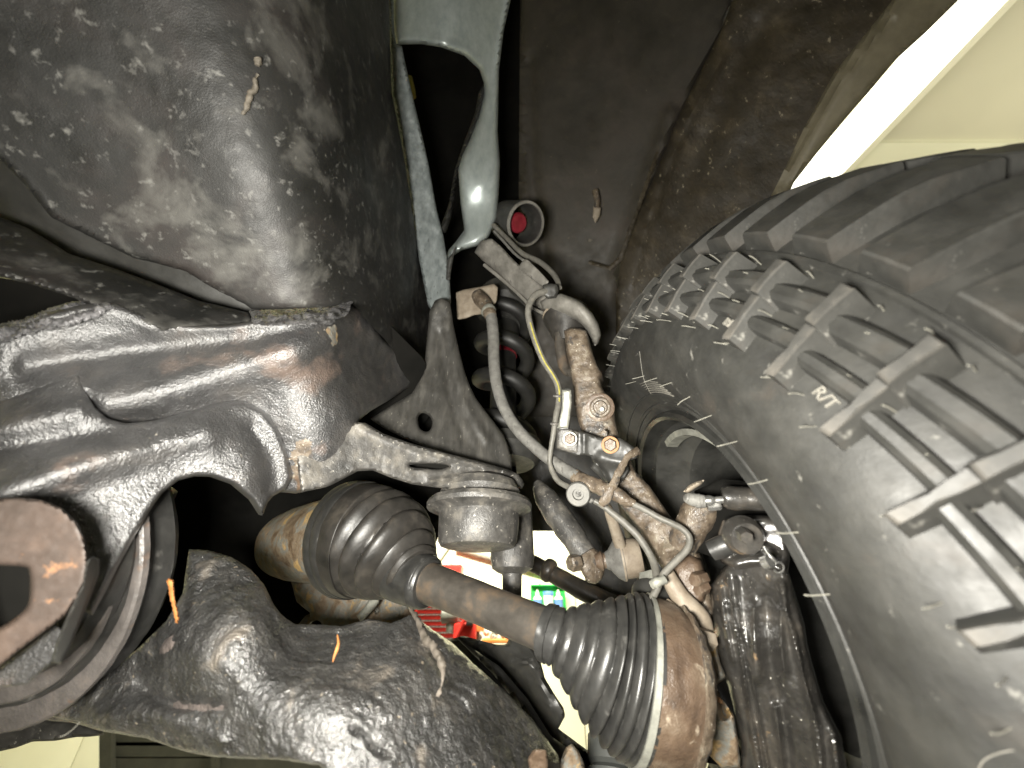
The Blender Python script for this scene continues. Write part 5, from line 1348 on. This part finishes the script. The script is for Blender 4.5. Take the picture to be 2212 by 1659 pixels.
# ================================================================== brake
br = thing("brake_caliper", "glossy black ribbed brake caliper beside the wheel lip", "caliper", P(1660, 1400, .41))
def plane_depth(o):
    def f(q):
        d = np.c_[(q[:, 0] - CX) / FX, -(q[:, 1] - CY) / FX, np.ones(len(q))]
        return np.clip((wn @ WC + o) / (d @ wn), .2, .6)
    return f
pd = plane_depth(-.012)
relief("caliper_body", [(1536, 1262), (1562, 1225), (1590, 1204), (1640, 1200), (1690, 1205), (1706, 1244), (1716, 1275), (1726, 1308), (1739, 1352), (1744, 1390), (1756, 1439), (1768, 1480), (1779, 1516), (1800, 1556), (1818, 1592), (1830, 1660), (1836, 1740), (1600, 1740), (1600, 1606), (1585, 1530), (1572, 1480), (1556, 1440), (1545, 1400), (1538, 1350)],
       [(1540, 1270, .452), (1545, 1400, .445), (1640, 1210, .415), (1640, 1400, .405), (1700, 1220, .392), (1735, 1360, .384), (1600, 1600, .418), (1700, 1600, .385), (1810, 1600, .356), (1830, 1730, .35), (1620, 1730, .41)], "caliper_black", br, thick=.05, grid=3.6, rnd=(18, .020),
       ridges=[([(1572, 1250), (1584, 1330), (1604, 1440), (1622, 1550), (1646, 1690)], 6, -.0065), ([(1590, 1250), (1602, 1340), (1622, 1450), (1642, 1560), (1664, 1690)], 5, -.005), ([(1556, 1270), (1566, 1340), (1584, 1430)], 6, -.005),
               ([(1688, 1262), (1702, 1330), (1722, 1405), (1745, 1500), (1762, 1560), (1776, 1690)], 8, -.008), ([(1627, 1315), (1629, 1385), (1634, 1460)], 13, -.011), ([(1686, 1320), (1687, 1390), (1694, 1450)], 10, -.008),
               ([(1656, 1290), (1664, 1420), (1690, 1560), (1700, 1690)], 14, .006), ([(1676, 1530), (1686, 1600), (1696, 1690)], 9, -.009), ([(1800, 1600), (1812, 1690)], 7, -.006)],
       noise=[(60, .0012), (300, .0005)], ang=60)
relief("caliper_ear", [(1558, 1215), (1546, 1190), (1552, 1150), (1562, 1122), (1600, 1112), (1650, 1112), (1690, 1118), (1706, 1160), (1706, 1215), (1700, 1245), (1640, 1225), (1590, 1232)],
       [(1555, 1150, .43), (1700, 1150, .40), (1560, 1215, .42), (1700, 1230, .385)], "caliper_black", br, thick=.05, grid=5, rnd=(16, .016), ridges=[([(1560, 1215), (1600, 1190), (1650, 1190), (1700, 1215)], 12, .010)], noise=[(60, .0016), (300, .0005)])
A = P(1604, 1156, .40)
lathe("guide_boss", A, A + cvec((-.2, .1, -1)) * .012, [(0, .020), (.5, .019), (1, .015)], "caliper_black", br, 28)
hexbolt("guide_bolt", 1602, 1152, .388, 15, "caliper_black", br, .016, cvec((-.25, .1, -1)))
tube("pin_boot", [(1535, 1190, .43, 20), (1560, 1180, .425, 22), (1580, 1172, .42, 20)], "boot_rubber", br, 6, 18)
pn_ = thing("cotter_pin", "shiny little cotter pin with a looped end on the caliper", "pin", P(1676, 1215, .378))
tube("pin_shaft", [(1650, 1180, .378, 3), (1658, 1195, .376, 4), (1668, 1206, .374, 5), (1678, 1216, .373, 4)], "bright_steel", pn_, 6, 10)
lp = [(1676 + 11 * math.cos(a) + 6, 1226 + 11 * math.sin(a), .372, 2.4) for a in np.linspace(-2.6, 2.6, 14)]
tube("pin_loop", lp, "bright_steel", pn_, 4, 8)
lathe("pin_head", P(1650, 1216, .375), P(1664, 1212, .370), [(0, .006), (1, .006)], "bright_steel", pn_, 14)
bl = thing("bleeder_screw", "silver bleeder screw with a translucent rubber cap", "bleeder screw", P(1540, 1080, .44))
tube("rubber_cap", [(1480, 1074, .45, 7), (1486, 1076, .45, 12), (1500, 1080, .447, 14), (1518, 1083, .444, 14), (1526, 1084, .442, 12)], "hose_rubber", bl, 6, 18)
tube("cap_band", [(1506, 1081, .446, 15), (1509, 1082, .4455, 15.5), (1512, 1082, .445, 15)], "hose_rubber", bl, 4, 18)
tube("screw_body", [(1524, 1082, .442, 11), (1536, 1081, .44, 11), (1540, 1081, .44, 8), (1556, 1080, .438, 8), (1562, 1079, .437, 7)], "bright_steel", bl, 5, 14)
tube("hex_shoulder", [(1528, 1094, .444, 8), (1538, 1094, .443, 9), (1552, 1093, .441, 9), (1556, 1092, .441, 7)], "bright_steel", bl, 4, 6, ang=20)
bp = thing("brake_hose_banjo", "glossy black sleeve running from the bleeder screw to the wheel lip", "sleeve", P(1610, 1078, .43))
tube("sleeve", [(1560, 1074, .438, 20), (1572, 1074, .436, 25), (1600, 1077, .432, 25), (1640, 1080, .425, 24), (1680, 1080, .42, 22)], "caliper_black", bp, 6, 20, noise=[(120, .001)])
rs = relief("rotor_shield", [(1500, 1060), (1560, 1035), (1620, 1040), (1662, 1070), (1700, 1130), (1700, 1200), (1560, 1210), (1500, 1190)], [(1500, 1100, .50), (1690, 1130, .47), (1560, 1200, .49)], "dark_void", None, thick=.008, grid=9, rnd=(6, .004), noise=[(40, .001)])
tag(rs, "dark brake dust shield tucked behind the caliper", "dust shield")
rc = relief("rust_bracket_edge", [(1476, 1062), (1488, 1048), (1505, 1040), (1522, 1036), (1516, 1046), (1500, 1056), (1488, 1066)], [(1500, 1050, .47)], "tan_metal", None, thick=.01, grid=4, rnd=(5, .005))
tag(rc, "curved tan metal edge just above the bleeder cap", "bracket")
pc = thing("caliper_bracket", "rusty caliper bracket with orange corners between joint and caliper", "bracket", P(1540, 1480, .43))
relief("bracket_casting", [(1525, 1370), (1548, 1390), (1556, 1430), (1568, 1462), (1545, 1480), (1560, 1510), (1585, 1545), (1595, 1600), (1600, 1660), (1560, 1660), (1520, 1620), (1505, 1590), (1500, 1500), (1512, 1420)],
       [(1530, 1390, .445), (1560, 1450, .432), (1550, 1550, .425), (1590, 1640, .42), (1510, 1600, .44)], "housing", pc, thick=.03, grid=5, rnd=(10, .01), ridges=[([(1545, 1498), (1556, 1520), (1566, 1545)], 8, .02)], noise=[(80, .0016), (260, .0008)])
relief("rust_scale", [(1533, 1490), (1545, 1500), (1560, 1512), (1562, 1522), (1550, 1516), (1538, 1505)], [(1548, 1507, .415)], "rust_bright", pc, thick=.005, grid=3, rnd=(3, .002), wobble=.6)

for o in bpy.data.objects:
    if "_w" in o:
        del o["_w"]
